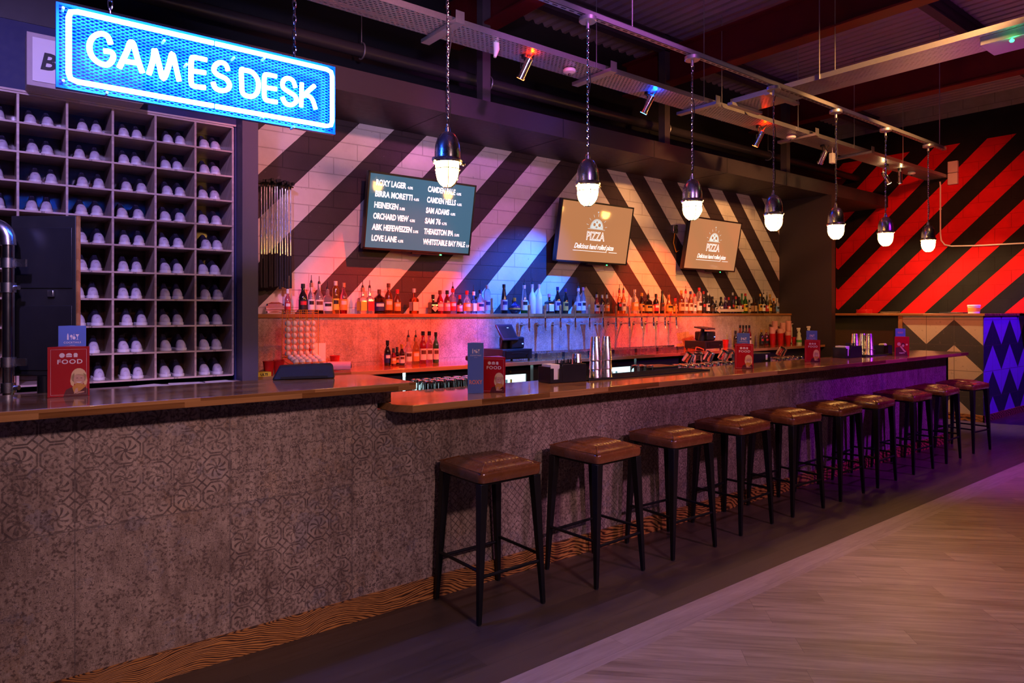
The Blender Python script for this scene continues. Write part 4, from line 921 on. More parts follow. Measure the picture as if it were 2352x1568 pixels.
def menu_food(x, y, z, rz, label):
    r = thing('food_menu', (x, y, z), label, 'menu', 'red food menus', rz)
    s_ = .15; h = s_/(2*math.sqrt(3)); tri = [(-s_/2, -h), (s_/2, -h), (0, 2*h)]
    MB().prism(tri, 0.0005, .212).build('card_prism', food_red, r, flat=True)
    f1 = MB(); face_food(f1, Vector((0, -h, 0)), Vector((1, 0, 0)), Vector((0, 0, 1))); f1.build('front_print', PM, r, flat=True)
    f2 = MB(); mid = (Vector((-s_/2, -h, 0))+Vector((0, 2*h, 0)))/2; u2 = (Vector((-s_/2, -h, 0))-Vector((0, 2*h, 0))).normalized(); face_party(f2, mid, u2, Vector((0, 0, 1))); f2.build('side_print', PM, r, flat=True)
    f3 = MB(); mid = (Vector((s_/2, -h, 0))+Vector((0, 2*h, 0)))/2; u3 = (Vector((0, 2*h, 0))-Vector((s_/2, -h, 0))).normalized(); face_party(f3, mid, u3, Vector((0, 0, 1))); f3.build('side_print', PM, r, flat=True)
    return r
def menu_cock(x, y, z, rz, label, s_=.105, H=.298):
    r = thing('cocktail_menu', (x, y, z), label, 'menu', 'blue cocktail menus', rz)
    h = s_/(2*math.sqrt(3)); tri = [(-s_/2, -h), (s_/2, -h), (0, 2*h)]
    MB().prism(tri, .0005, H).build('card_prism', ck_blue, r, flat=True)
    P3 = [Vector((-s_/2, -h, 0)), Vector((s_/2, -h, 0)), Vector((0, 2*h, 0))]
    for k in range(3):
        a, b = P3[k], P3[(k+1) % 3]; u = (b-a).normalized(); O = (a+b)/2; v = Vector((0, 0, 1)); n = u.cross(v); mb = MB()
        def P(pts): mb.poly([tuple(O+u*p+v*q_+n*.0006) for p, q_ in pts], 0)
        if k == 0:
            z1 = H-.062
            P([(-.020, z1), (-.014, z1), (-.014, z1+.018), (-.016, z1+.028), (-.018, z1+.028), (-.020, z1+.018)])
            P(ell(-.004, z1+.016, .005, .006)); P([(-.005, z1), (-.003, z1), (-.003, z1+.012), (-.005, z1+.012)])
            P(ell(.006, z1+.008, .006, .007)); P([(.005, z1+.015), (.007, z1+.015), (.007, z1+.026), (.005, z1+.026)])
            P([(.012, z1+.024), (.026, z1+.024), (.020, z1+.012), (.020, z1+.002), (.024, z1), (.014, z1), (.018, z1+.002), (.018, z1+.012)])
            mb.text('COCKTAILS', .0115, O+v*(z1-.016)+n*.0006, u, v, 0, 1.0, 'CENTER', .0001, .0001, sp=1.1)
            P([(-.01, z1-.025), (.01, z1-.025), (.01, z1-.024), (-.01, z1-.024)])
            mb.build('front_print', pr_cream, r, flat=True)
            MB().text('ROXY', .034, O+v*.055+n*.0006, u, v, 0, .85, 'CENTER', .0008, .0002).build('name_print', orp, r, flat=True)
        else:
            mb.tube([tuple(O+u*(.03*math.cos(R(q_)))+v*(H-.045+.018*math.sin(R(q_)))+n*.0006) for q_ in range(20, 161, 20)], .0006, 4)
            mb.text('ROXY', .024, O+v*(H-.055)+n*.0006, u, v, 0, .85, 'CENTER', .0004, .0002); mb.build('side_print', orp, r, flat=True)
    return r
def facecam(x, y, off=0): return math.atan2(y, x)-PI/2+R(off)   # prism front (-y) turned to the eye
def placem(px, py, z, off, lab, cdx, cdist, coff, clab):
    x, y = onZ(px, py, z); d = Vector((x, y)).normalized(); c = Vector((x, y))+d*.043
    menu_food(c.x, c.y, z, facecam(c.x, c.y, off), lab)
    e = Vector((d.y, -d.x)); k = Vector((x, y))+d*cdist+e*cdx
    menu_cock(k.x, k.y, z, facecam(k.x, k.y, coff), clab)
placem(157, 911, 1.2205, 2, 'red food menu prism on the taller desk at far left', .012, .20, 6, 'blue cocktail menu behind the red menu on the taller desk')
x, y = onZ(1126, 902, 1.1005); c = Vector((x, y)); c += c.normalized()*.043; menu_food(c.x+.03, c.y-.01, 1.1005, facecam(c.x, c.y, -16), 'red food menu behind the tall blue menu on the near end of the bar')
x, y = onZ(1106, 900, 1.1005); c = Vector((x, y)); c += c.normalized()*.012; menu_cock(c.x-.062, c.y-.02, 1.1005, facecam(c.x, c.y, 8), 'tall blue cocktail menu fully in view on the near end of the bar', .095)
placem(1709, 847, 1.1005, 0, 'red food menu on the bar between the glass clusters', -.005, .20, 0, 'blue cocktail menu behind the red menu between the glass clusters')
placem(1862, 831, 1.1005, 22, 'red food menu showing two faces, in front of the spray bottles', 0, .20, 20, 'blue cocktail menu in front of the spray bottles')
placem(2068, 817, 1.1005, -100, 'red food menu with a dark picture near the far bar end', -.01, .20, -100, 'blue cocktail menu near the far bar end')

# ------------------------------------------------------------------ black device and things on the desk
x, y = 1.40, 3.60; rz = math.atan2(y, x)-PI/2; rt = Matrix.Rotation(rz, 3, 'Z')
r = thing('card_terminal_stand', (x, y, 1.22), 'low black wedge shaped device on the right end of the taller desk', 'device', None, rz+R(4))
mb = MB(); A = [(-.155, 0), (.155, 0), (.155, .0), (.145, .075), (-.125, .07)]
vs = [(-.165, -.05, .001), (.160, -.05, .001), (.165, .07, .001), (-.15, .07, .001), (-.125, -.005, .068), (.155, -.005, .074), (.150, .06, .080), (-.12, .06, .074)]
mb.add(vs, [(3, 2, 1, 0), (4, 5, 6, 7), (0, 1, 5, 4), (1, 2, 6, 5), (2, 3, 7, 6), (3, 0, 4, 7)])
mb.build('shell', M['rubber'], r, bevel=.008)
MB().box((0, -.052, .012), (.24, .006, .012)).build('front_strip', M['rubber'], r)

# ------------------------------------------------------------------ golf putters
r0 = wthing('putter_rail', (2.15, 6.2, 2.70), 'brass wall rail from which the golf putters hang', 'rail')
XA, XB = onY(592, 440, 6.2)[0]-.05, onY(668, 440, 6.2)[0]
MB().cyl((XA, 6.19, 2.73), (XB+.02, 6.19, 2.73), .007, n=8).cyl((XB, 6.19, 2.73), (XB, 6.30, 2.73), .006, n=8).cyl((XA+.02, 6.19, 2.73), (XA+.02, 6.30, 2.73), .006, n=8).build('rail', M['gold'], r0)
pt = thing('golf_putter', (0, 0, 0), 'x', 'golf putter', 'golf putters hanging on the wall')
MB().box((0, -.02, .045), (.022, .11, .028)).cyl((0, 0, .0), (0, 0, .04), .008, n=8).build('club_head', M['black_metal'], pt, bevel=.005)
mb = MB().cyl((0, 0, -.60), (0, 0, .01), .0058, n=10)
for k in range(11): mb.cyl((0, 0, -.58+.05*k), (0, 0, -.574+.05*k), .0066, n=10)
mb.build('shaft', M['chrome'], pt)
MB().cyl((0, 0, -.90), (0, 0, -.60), .0125, .0105, 12).build('grip', M['rubber'], pt)
for i in range(12):
    o = pt if i == 0 else copy_tree(pt)
    o.location = (XA+.07+(XB-XA-.09)*i/11, 6.165-.012*(i % 2), 2.715-random.uniform(0, .03))
    o['label'] = 'chrome golf putter with black grip hanging on the wall, %s from the left' % ORD[i]

# ------------------------------------------------------------------ ball rack and neighbours on the back bar
ZB = 1.0665
xr, yr = 2.03, 5.88
xl, xrr = onY(652, 780, 5.86)[0], onY(724, 780, 5.86)[0]
r = wthing('ball_rack', ((xl+xrr)/2, 5.86, ZB), 'orange wire rack holding white golf balls', 'rack')
mb = MB(); z0, z1 = 1.19, 1.60; nb = 6
for k in range(nb):
    x = xl+(xrr-xl)*k/(nb-1)
    mb.cyl((x, 5.79, z0-.0), (x, 5.79, z1), .0028, n=6).cyl((x, 5.90, z0), (x, 5.90, z1), .0028, n=6).cyl((x, 5.79, z0), (x, 5.90, z0), .0028, n=6)
    mb.tube([(x, 5.90, z0), (x, 5.86, z0-.03), (x, 5.62, ZB+.055), (x, 5.60, ZB+.06), (x, 5.60, ZB+.09)], .0028, 6)
for z in (z0, z0+.02, z1-.02, z1):
    for y_ in (5.79, 5.90): mb.cyl((xl, y_, z), (xrr, y_, z), .003, n=6)
for x in (xl, xrr): mb.cyl((x, 5.79, z1), (x, 5.90, z1), .003, n=6).cyl((x, 5.90, ZB), (x, 5.90, z0), .003, n=6).cyl((x, 5.62, ZB), (x, 5.62, ZB+.055), .003, n=6)
for y_, z in ((5.62, ZB+.053), (5.74, ZB+.075), (5.60, ZB+.09)): mb.cyl((xl, y_, z), (xrr, y_, z), .003, n=6)
mb.build('wire_frame', M['orange_wire'], r)
bl = None; stp = (xrr-xl)/5; rb = min(stp/2-.003, .026)
def ball(p, lb):
    global bl
    if bl is None:
        pr = [(rb*math.sin(PI*i/10)+1e-5, -rb*math.cos(PI*i/10)) for i in range(11)]; bl = MB().lathe(pr, n=16).build('golf_ball', M['ball'], ang=90); o = bl
    else: o = bl.copy(); col.objects.link(o)
    o.location = p; tag(o, lb, 'golf ball', 'golf balls in the orange rack')
for c in range(5):
    for k in range(6): ball((xl+stp*(c+.5), 5.845, z0+.032+k*.0525), 'white golf ball in the upright rack, %s column, %s from the bottom' % (ORD[c], ORD[k]))
    for k in range(3): ball((xl+stp*(c+.5), 5.655+k*.06, ZB+.095+k*.016), 'white golf ball in the sloping tray, %s column, %s back from the front' % (ORD[c], ORD[k]))
# cups
cupm = MB().lathe([(.031, 0), (.033, .004), (.045, .108), (.0475, .110), (.0475, .116), (.044, .116), (.030, .006), (.0, .006)], n=22, close=False)
cup0 = [None]
def cup(x, y, z, lb, m='red_plastic', grp='red plastic cups'):
    me = cupm.build('plastic_cup', [M[m]]); me.location = (x, y, z); return tag(me, lb, 'cup', grp)
for px, lb in ((617, 'red plastic cup left of the pair beside the ball rack'), (640, 'red plastic cup right of the pair beside the ball rack')):
    cup(onY(px, 830, 5.62)[0], 5.62, ZB, lb)
cup(onY(641, 830, 5.62)[0]+.028, 5.70, ZB, 'red plastic cup tucked behind the pair at the ball rack')
cup(onY(769, 830, 5.95)[0], 5.95, ZB, 'lone red plastic cup behind the cling film roll')
tag(MB().bx(1.76, 1.83, 5.75, 5.95, ZB, ZB+.28).build('black_folder', M['black_plastic'], bevel=.003), 'black folder standing against the slate column', 'folder')
x0 = onY(595, 860, 5.53)[0]-.06
r = wthing('yellow_box', (x0+.08, 5.56, ZB), 'yellow box marked ULT beside the column', 'box')
MB().bx(x0, x0+.15, 5.51, 5.60, ZB, ZB+.035).build('carton', mat('yellow_card', (.75, .50, .03), .5), r)
MB().text('ULTI', .028, (x0+.065, 5.509, ZB+.007), bold=.001).build('lettering', M['black'], r, flat=True)
X = onY(735, 815, 5.95)[0]
r = wthing('paper_stand', (X, 5.95, ZB), 'upright white price sheet in a red holder by the ball rack', 'sheet')
MB().bx(X-.10, X-.065, 5.94, 5.955, ZB, ZB+.22).build('holder', food_red, r, flat=True)
MB().bx(X-.064, X+.05, 5.94, 5.945, ZB, ZB+.235).build('sheet', M['paper'], r, flat=True)
xa_, xb_ = onY(738, 838, 5.68)[0], onY(808, 838, 5.60)[0]
r = wthing('cling_film_roll', ((xa_+xb_)/2, 5.65, ZB), 'long pinkish film roll lying on the back bar', 'roll')
film = mat('clear_film', (.55, .40, .55), .15, var=.1, coat=.6)
MB().cyl((xa_+.02, 5.72, ZB+.042), (xb_, 5.62, ZB+.042), .04, n=24).build('film', film, r)
MB().cyl((xb_, 5.62, ZB+.042), (xb_+.004, 5.619, ZB+.042), .022, n=16).build('core', M['black'], r)

# ------------------------------------------------------------------ bottles
cols_g = dict(dark=(.012, .010, .010), green=(.02, .10, .03), lgreen=(.06, .30, .05), amber=(.50, .13, .015), red=(.50, .02, .03), clear=(.90, .92, .93), blue=(.15, .35, .75), lblue=(.45, .65, .85), frost=(.80, .82, .88), gold=(.62, .36, .06), purple=(.10, .02, .14), pink=(.70, .22, .28), grey=(.32, .28, .30), orange=(.75, .28, .04), brown=(.10, .035, .012), white=(.78, .76, .74), yellow=(.75, .55, .05), black=(.012, .012, .012), tan=(.55, .36, .20), cream=(.72, .62, .48), silver=(.6, .6, .62), lilac=(.60, .50, .75), navy=(.02, .02, .12), cork=(.35, .19, .09))
GM = {}
def gm(kind, c):
    k = kind+c
    if k not in GM:
        if kind == 'g': GM[k] = mat('%s_bottle_glass' % c, cols_g[c], .08, var=0, coat=.5, trans=.9 if c in ('clear', 'lblue', 'blue', 'gold', 'amber', 'pink', 'red', 'orange', 'lgreen', 'brown', 'purple', 'grey') else .0)
        elif kind == 'l': GM[k] = mat('%s_label_paper' % c, cols_g[c], .55, var=.1, vs=90)
        else: GM[k] = mat('%s_cap' % c, cols_g[c], .35, .7 if c in ('silver', 'gold') else 0, var=0)
    return GM[k]
def bottle(x, y, z, h, w_, shape, g, lab, capc, pour, label, group, lshape=None, second=None):
    r = thing('spirit_bottle', (x, y, z), label, 'bottle', group)
    R_ = w_/2; nr = min(.015, R_*.42); hb = h-.028 if capc else h
    sh = {'round': [(R_*.92, 0), (R_, .006), (R_, h*.55), (R_*.85, h*.63), (nr*1.25, h*.73), (nr, h*.78), (nr, hb)],
          'slim': [(R_*.92, 0), (R_, .006), (R_, h*.60), (R_*.8, h*.66), (nr, h*.75), (nr, hb)],
          'tall': [(R_*.92, 0), (R_, .006), (R_, h*.76), (R_*.7, h*.84), (nr, h*.88), (nr, hb)],
          'cone': [(R_*.98, 0), (R_, .008), (R_*.95, h*.3), (R_*.7, h*.6), (nr*1.1, h*.85), (nr, hb)],
          'ball': [(R_*.45, 0), (R_*.8, h*.12), (R_, h*.32), (R_*.85, h*.52), (R_*.4, h*.64), (nr, h*.70), (nr, hb)],
          'bell': [(R_*.85, 0), (R_, .02), (R_*.9, h*.35), (R_*.55, h*.62), (nr*1.2, h*.8), (nr, hb)],
          'square': [(R_*.98, 0), (R_, .005), (R_, h*.55), (R_*.9, h*.60), (nr*1.2, h*.66), (nr, h*.70), (nr, hb)],
          'jar': [(R_*.95, 0), (R_, .01), (R_, h*.66), (R_*.6, h*.74), (nr*1.2, h*.78), (nr, hb)]}[shape]
    nn = 4 if shape == 'square' else 16
    b = MB()
    if shape == 'square':
        b.lathe([(rr*1.30 if i < 4 else rr*1.1, zz) for i, (rr, zz) in enumerate(sh)], n=4); b.v = [((a-c)*.7071, (a+c)*.7071, e) for a, c, e in b.v]
    else: b.lathe(sh, n=16)
    b.build('glass', gm('g', g), r, bevel=.004 if shape == 'square' else 0)
    if second: MB().lathe([(R_*1.01, .004), (R_*1.01, h*.22)], n=16).build('liquid', gm('g', second), r)
    if lab:
        lb = MB(); z0, z1 = h*.12, h*.47
        if lshape == 'diamond': lb.poly([(0, -R_*1.02-.001, h*.10), (R_*.95, -R_*1.02-.001, h*.29), (0, -R_*1.02-.001, h*.48), (-R_*.95, -R_*1.02-.001, h*.29)])
        elif lshape == 'band': lb.lathe([(R_*1.02, h*.26), (R_*1.02, h*.36)], n=20, close=False)
        elif shape == 'square':
            for a in range(4):
                m3 = Matrix.Rotation(a*PI/2, 3, 'Z'); lb.poly([m3 @ Vector(p) for p in ((-R_*.8, -R_*.925-.0015, z0), (R_*.8, -R_*.925-.0015, z0), (R_*.8, -R_*.925-.0015, z1), (-R_*.8, -R_*.925-.0015, z1))])
        else:
            rr = R_*1.012+.0004
            a0, a1 = R(165), R(350); n = 12
            pts = [(rr*math.cos(a0+(a1-a0)*i/n), rr*math.sin(a0+(a1-a0)*i/n)) for i in range(n+1)]
            def rad(z): return 1
            lb.add([(p[0], p[1], zz) for zz in (z0, z1) for p in pts], [(i, i+1, n+2+i, n+1+i) for i in range(n)])
        lo = lb.build('label', gm('l', lab), r)
        if lshape is None and shape != 'square':
            d = MB(); zz0, zz1 = h*.30, h*.42; rr2 = rr+.0006; a0, a1 = R(215), R(300)
            pts = [(rr2*math.cos(a0+(a1-a0)*i/8), rr2*math.sin(a0+(a1-a0)*i/8)) for i in range(9)]
            d.add([(p[0], p[1], q_) for q_ in (zz0, zz1) for p in pts], [(i, i+1, 10+i, 9+i) for i in range(8)])
            d.build('label_panel', gm('l', {'white': 'black', 'cream': 'brown', 'black': 'red', 'yellow': 'black', 'pink': 'white', 'orange': 'cream', 'lilac': 'navy', 'red': 'white', 'tan': 'brown', 'gold': 'black', 'navy': 'white'}.get(lab, 'black')), lo)
    if capc: MB().lathe([(nr*1.25, hb-.012), (nr*1.25, h), (nr*1.1, h+.002)], n=12).build('cap', gm('c', capc), r)
    if pour: MB().lathe([(nr*.9, h), (nr*.8, h+.02), (.0035, h+.03), (.003, h+.075)], n=10).build('pourer', gm('c', 'black'), r)
    return r
# (px, top y, width px, shape, glass, label, cap, pourer, description, extra)
BL = [(661,664,13,'slim','pink','red','white',0,'small bottle with red and white label'),
(696,652,19,'round','dark','black','black',0,'dark bottle with black and red label'),(715,650,15,'slim','clear','white','cork',1,'clear bottle with white label and pourer'),
(733,652,20,'round','clear','cream',None,1,'clear shouldered bottle with pale portrait label','', 'brown'),(752.5,664,21,'jar','clear','white',None,1,'stubby eared bottle with white label'),
(771,646,16,'tall','gold','yellow','cream',0,'bottle with yellow label and cream cap'),(789,650,17,'round','pink','orange','cork',0,'rosy bottle with orange label','', 'red'),
(833,661,22,'square','clear','yellow','cork',1,'square bottle with yellow label'),(849,661,18,'square','clear','red',None,1,'square bottle with scarlet label'),
(871,665,25,'jar','brown','navy','brown',0,'wide dark amber bottle with blue label'),(892.5,651,18,'slim','amber','orange','brown',0,'tall amber bottle with orange label'),
(912.5,665,16,'round','amber','orange','red',0,'small amber bottle with round orange label'),(951,663,18,'square','amber','cream','silver',0,'square amber bottle with cream label'),
(994.5,677,19,'square','dark','cream','black',0,'square dark bottle with a diamond label','diamond'),(1010.6,667,16,'round','red','pink','brown',0,'red bottle with pale band label, left of two alike'),
(1027,667,16,'round','red','pink','black',0,'red bottle with pale band label, right of two alike'),(1040,663,16,'slim','clear','red','red',1,'clear bottle with busy red label'),
(1056,678,13,'round','dark','pink','red',0,'small dark bottle with pink label'),(1072.5,668,17,'round','clear','orange','red',0,'clear wide bottle with round coral label'),
(1088,670,13,'square','blue','white','white',1,'slim blue bottle with white label'),(1103,666,18,'round','lblue','lilac','navy',0,'pale blue ribbed bottle'),
(1119,655,15,'tall','clear','lilac','silver',0,'tall clear cylinder bottle'),(1157.5,653,16,'cone','dark','lilac','black',0,'dark tapering bottle with lavender label'),
(1182,684,27,'ball','navy','gold','gold',0,'round dark blue flask with gold band','band'),(1204,655,16,'cone','clear','white','silver',1,'clear bottle of green liqueur','', 'lgreen'),
(1222.5,653,17,'round','frost',None,'silver',1,'frosted white bottle with pourer'),(1238,653,16,'round','frost',None,'silver',0,'frosted white bottle without pourer'),
(1261.5,675,18,'square','dark','white','pink',0,'squat dark bottle with white label and pink cap'),(1280.7,659,13,'slim','dark','lilac','navy',0,'tall dark bottle with small neck label'),
(1299,663,13,'slim','dark','gold','navy',0,'tall dark bottle with gold oval label'),(1328.7,662,13,'round','clear','lilac','silver',1,'clear bottle with blue printed label','', 'amber'),
(1339.5,660,12,'slim','lblue','white','pink',0,'pale bottle with white vertical label'),(1371,676,12,'round','pink','white','silver',1,'small pink bottle with white label'),
(1383.5,677,11,'round','dark','lilac','silver',0,'small dark bottle with silver cap'),(1394,677,12,'round','grey','orange','silver',1,'grey bottle with orange label'),
(1422.5,666,10,'slim','orange','black','red',1,'slim orange bottle with red neck and black label'),(1432,666,10,'slim','orange','cream','red',1,'slim orange bottle with red neck and cream label'),
(1458,665,17,'round','clear','orange','silver',0,'large clear bottle glowing orange'),(1474,673,12,'round','brown','gold','gold',0,'brown bottle with gold label'),
(1489,678,19,'jar','dark','gold','black',1,'broad dark bottle with gold crest label'),(1506.6,675,13,'slim','dark','red','black',0,'dark bottle with scarlet label'),
(1521,668,11,'cone','dark','brown','black',0,'slender dark bottle'),(1536,677,17,'bell','orange','gold','cork',1,'orange bell shaped bottle'),
(1551,685,10,'round','orange','yellow','red',0,'small orange bottle'),(1565,667,13,'round','amber','tan','orange',0,'amber bottle with tan label'),
(1575,668,10,'slim','clear','cream','red',1,'clear bottle with red neck and cream label'),(1586,669,11,'round','amber','cream','navy',0,'amber bottle with dark cap and pale label'),
(1595,675,9,'round','clear','white','red',0,'small clear bottle with red cap'),(1606,661,12,'tall','clear','white','red',0,'tall bottle with white sheet label and red cap','', 'gold'),
(1616,669,10,'round','dark','black','red',0,'black bottle with red cap'),(1626,672,9,'round','dark','white','white',0,'dark bottle with white label and white cap'),
(1636.5,681,10,'round','dark','brown','black',0,'dark bottle with brown label'),(1645,690,6,'slim','dark','white','black',0,'tiny dark bottle'),(1656,682,10,'round','dark','navy','black',0,'dark bottle with deep blue label'),
(1666,683,9,'slim','purple','purple','purple',0,'purple bottle'),(1673.5,683,9,'slim','purple','red','red',0,'purple red bottle'),(1683,672,8,'slim','purple','black','silver',1,'purple bottle with pourer'),
(1690,681,8,'round','dark','gold','red',0,'dark bottle with red foil neck'),(1698,682,9,'square','dark','white','black',0,'dark bottle with square white label'),(1704,674,8,'slim','green','black','green',0,'slim dark green bottle'),
(1712,674,10,'slim','lgreen','yellow','red',0,'green bottle with yellow label and red cap'),(1721,689,8,'round','clear','tan','black',0,'short clear bottle'),(1731,682,13,'square','brown','tan','black',0,'wide whisky bottle with tan label'),
(1746,675,9,'slim','dark','gold','gold',0,'dark bottle with gold foil top'),(1754,676,8,'slim','dark','white','white',1,'dark bottle with long white label and pourer'),(1761.5,681,8,'slim','dark','red','black',1,'slim black bottle with pourer'),
(1768.5,676,9,'slim','gold','yellow','gold',0,'yellow bottle'),(1777,685,9,'round','brown','brown','orange',0,'dark amber bottle with orange cap'),(1785,685,9,'round','clear','blue','silver',0,'clear bottle with blue label, last on the shelf')]
for i, b in enumerate(BL):
    px, ty, wp, shp, g, lab, cp_, po, desc = b[:9]; ex = b[9] if len(b) > 9 else ''; sec = b[10] if len(b) > 10 else None
    Y = 6.165+(.012 if i % 2 else -.012); X, zt2 = onY(px, ty, Y)
    s_ = Y/(SX-(px-1176)/1568*CX); wd = wp/1568*s_
    bottle(X, Y, 1.5665, zt2-1.5665, wd, shp, g, lab, cp_, po, desc+', on the long wall shelf', 'spirit bottles on the long wall shelf', ex or None, sec)
BC = [(890,782,15,5.93,'round','dark','navy','black',0,'dark bottle with blue label, leftmost on the left part of the back bar',''),(904,800,12,5.88,'round','red','orange','black',0,'small bitters bottle with orange wrap on the back bar',''),
(912,797,11,5.97,'round','dark','cream','black',0,'small dark bitters bottle behind two others',''),(923,791,13,5.86,'round','brown','cream','gold',0,'small bitters bottle with oversize pale wrap and gold cap',''),
(938,775,17,5.93,'round','clear','cream','cork',1,'clear bottle with horse picture label and pourer',''),(955,775,16,5.93,'round','gold','orange','cork',1,'golden bottle with pourer between red ones',''),
(971.5,761,16,5.93,'slim','red','cream','black',0,'tall dark red bottle with pale label on the back bar',''),(986,761,15,5.93,'slim','pink','cream','black',0,'tall bright red bottle with pale label on the back bar',''),
(1001,763,14,5.93,'slim','green','cream','black',0,'green wine bottle with pale label on the back bar',''),
(1689.5,760,9,5.93,'round','dark','brown','black',0,'dark bottle left of the syrup bottles by the far menu',''),(1700,747,9,5.95,'slim','red','cream','black',0,'red syrup bottle, first of four by the far menu',''),
(1707,747,9,5.95,'slim','dark','cream','black',0,'dark syrup bottle, second of four by the far menu',''),(1714,747,9,5.95,'slim','purple','cream','black',0,'purple syrup bottle, third of four by the far menu',''),(1721,747,9,5.90,'slim','red','cream','black',0,'red syrup bottle with full pale label, last of four',''),
(1749,757,10,5.93,'slim','brown','black','gold',0,'black labelled drink bottle, left of three alike by the cups',''),(1760,757,10,5.93,'slim','red','black','gold',0,'black labelled drink bottle, middle of three alike by the cups',''),(1769,757,10,5.93,'slim','green','black','gold',0,'black labelled drink bottle, right of three alike by the cups','')]
for px, ty, wp, Y, shp, g, lab, cp_, po, desc, _ in BC:
    X, zt2 = onY(px, ty, Y); s_ = Y/(SX-(px-1176)/1568*CX)
    bottle(X, Y, ZB, zt2-ZB, wp/1568*s_, shp, g, lab, cp_, po, desc, 'bottles on the back bar')
# glass jug on the shelf left
X = onY(632, 705, 6.17)[0]
tag(MB().lathe([(.055, 0), (.075, .01), (.09, .05), (.075, .09), (.035, .105), (.03, .108)], (X, 6.17, 1.5665), 22).build('glass_bowl', M['glass']), 'clear rounded glass bowl under the hanging putters', 'bowl')
# arrow sign
X0a, X1a = onY(1646, 710, 6.10)[0], onY(1708, 710, 6.10)[0]
mb = MB(); za_ = 1.61; pts = [(X0a, za_), (X0a+.09, za_+.07), (X0a+.09, za_+.022), (X1a, za_+.022), (X1a, za_-.018), (X0a+.09, za_-.018), (X0a+.09, za_-.04)]
mb.add([(a, 6.098, b) for a, b in pts]+[(a, 6.106, b) for a, b in pts], [tuple(range(6, -1, -1)), tuple(range(7, 14))]+[(i, (i+1) % 7, 7+(i+1) % 7, 7+i) for i in range(7)])
tag(mb.build('arrow_sign', mat('pale_arrow_board', (.7, .55, .4), .5), flat=True), 'pale arrow shaped board in front of the far bottles', 'sign')

# ------------------------------------------------------------------ beer taps
tp = thing('beer_tap', (0, 0, 0), 'x', 'beer tap', 'beer taps on the splashback')
MB().lathe([(.024, 0), (.024, .006)], n=16).build('wall_flange', M['steel'], tp).rotation_euler = (R(90), 0, 0)
MB().cyl((0, .03, 0), (0, -.13, 0), .011, n=12).build('shank', M['steel'], tp)
MB().cyl((0, -.14, -.035), (0, -.14, .03), .017, .013, 14).cyl((0, -.14, .03), (0, -.14, .075), .010, .014, 12).cyl((0, -.14, -.035), (0, -.155, -.075), .010, .008, 12).build('faucet', M['chrome'], tp)
mb = MB(); P_ = [(.010, .075), (.012, .10), (.016, .16), (.020, .20), (.019, .222), (.006, .235)]
mb.lathe(P_, (0, -.14, 0), 12); mb.v = [(a, -.14+(b+.14)*.55, c+ (a*.35 if c > .2 else 0)) for a, b, c in mb.v]
mb.build('wooden_handle', M['shelfwood'], tp)
taps = (1215, 1252, 1287, 1321, 1353.6, 1385, 1415, 1445, 1473.5, 1501, 1527, 1553)
for i, px in enumerate(taps):
    o = tp if i == 0 else copy_tree(tp); X = onY(px, 740, 5.95)[0]
    o.location = (X, YS-.0001, 1.44); o['label'] = 'chrome beer tap with wooden handle on the splashback, %s from the left' % ORD[i]
xa_, xb_ = onY(1205, 800, 5.98)[0], onY(1562, 800, 5.98)[0]
r = wthing('drip_tray', ((xa_+xb_)/2, 5.98, ZB), 'long steel drip tray under the beer taps', 'drip tray')
MB().bx(xa_, xb_, 5.92, 6.085, ZB, ZB+.006).bx(xa_, xb_, 5.915, 5.92, ZB, ZB+.045).bx(xa_, xb_, 6.078, 6.085, ZB, ZB+.06).build('trough', M['steel'], r, flat=True)
mb = MB(); x = xa_+.1
while x < xb_: mb.bx(x, x+.03, 5.908, 5.925, ZB, ZB+.05); x += .42
mb.build('clips', M['black_plastic'], r, flat=True)
t = NT('crinkled_clear_film'); t.set((.75, .72, .75), .12, .6, alpha=.35); t.bump(t.noise(14, 3), 1, .05)
xa_, xb_ = onY(1275, 740, 6.07)[0], onY(1475, 740, 6.07)[0]
mb = MB(); n = 60; import random as rr_
vs = []
for i in range(n+1):
    for zz in (1.46, 1.485, 1.51): vs.append((xa_+(xb_-xa_)*i/n, 6.07+.012*math.sin(i*1.7+zz*90), zz))
mb.add(vs, [(3*i+j, 3*i+3+j, 3*i+4+j, 3*i+1+j) for i in range(n) for j in range(2)])
tag(mb.build('film_strip', t.mat), 'crinkled shiny film strip behind the middle taps', 'film')

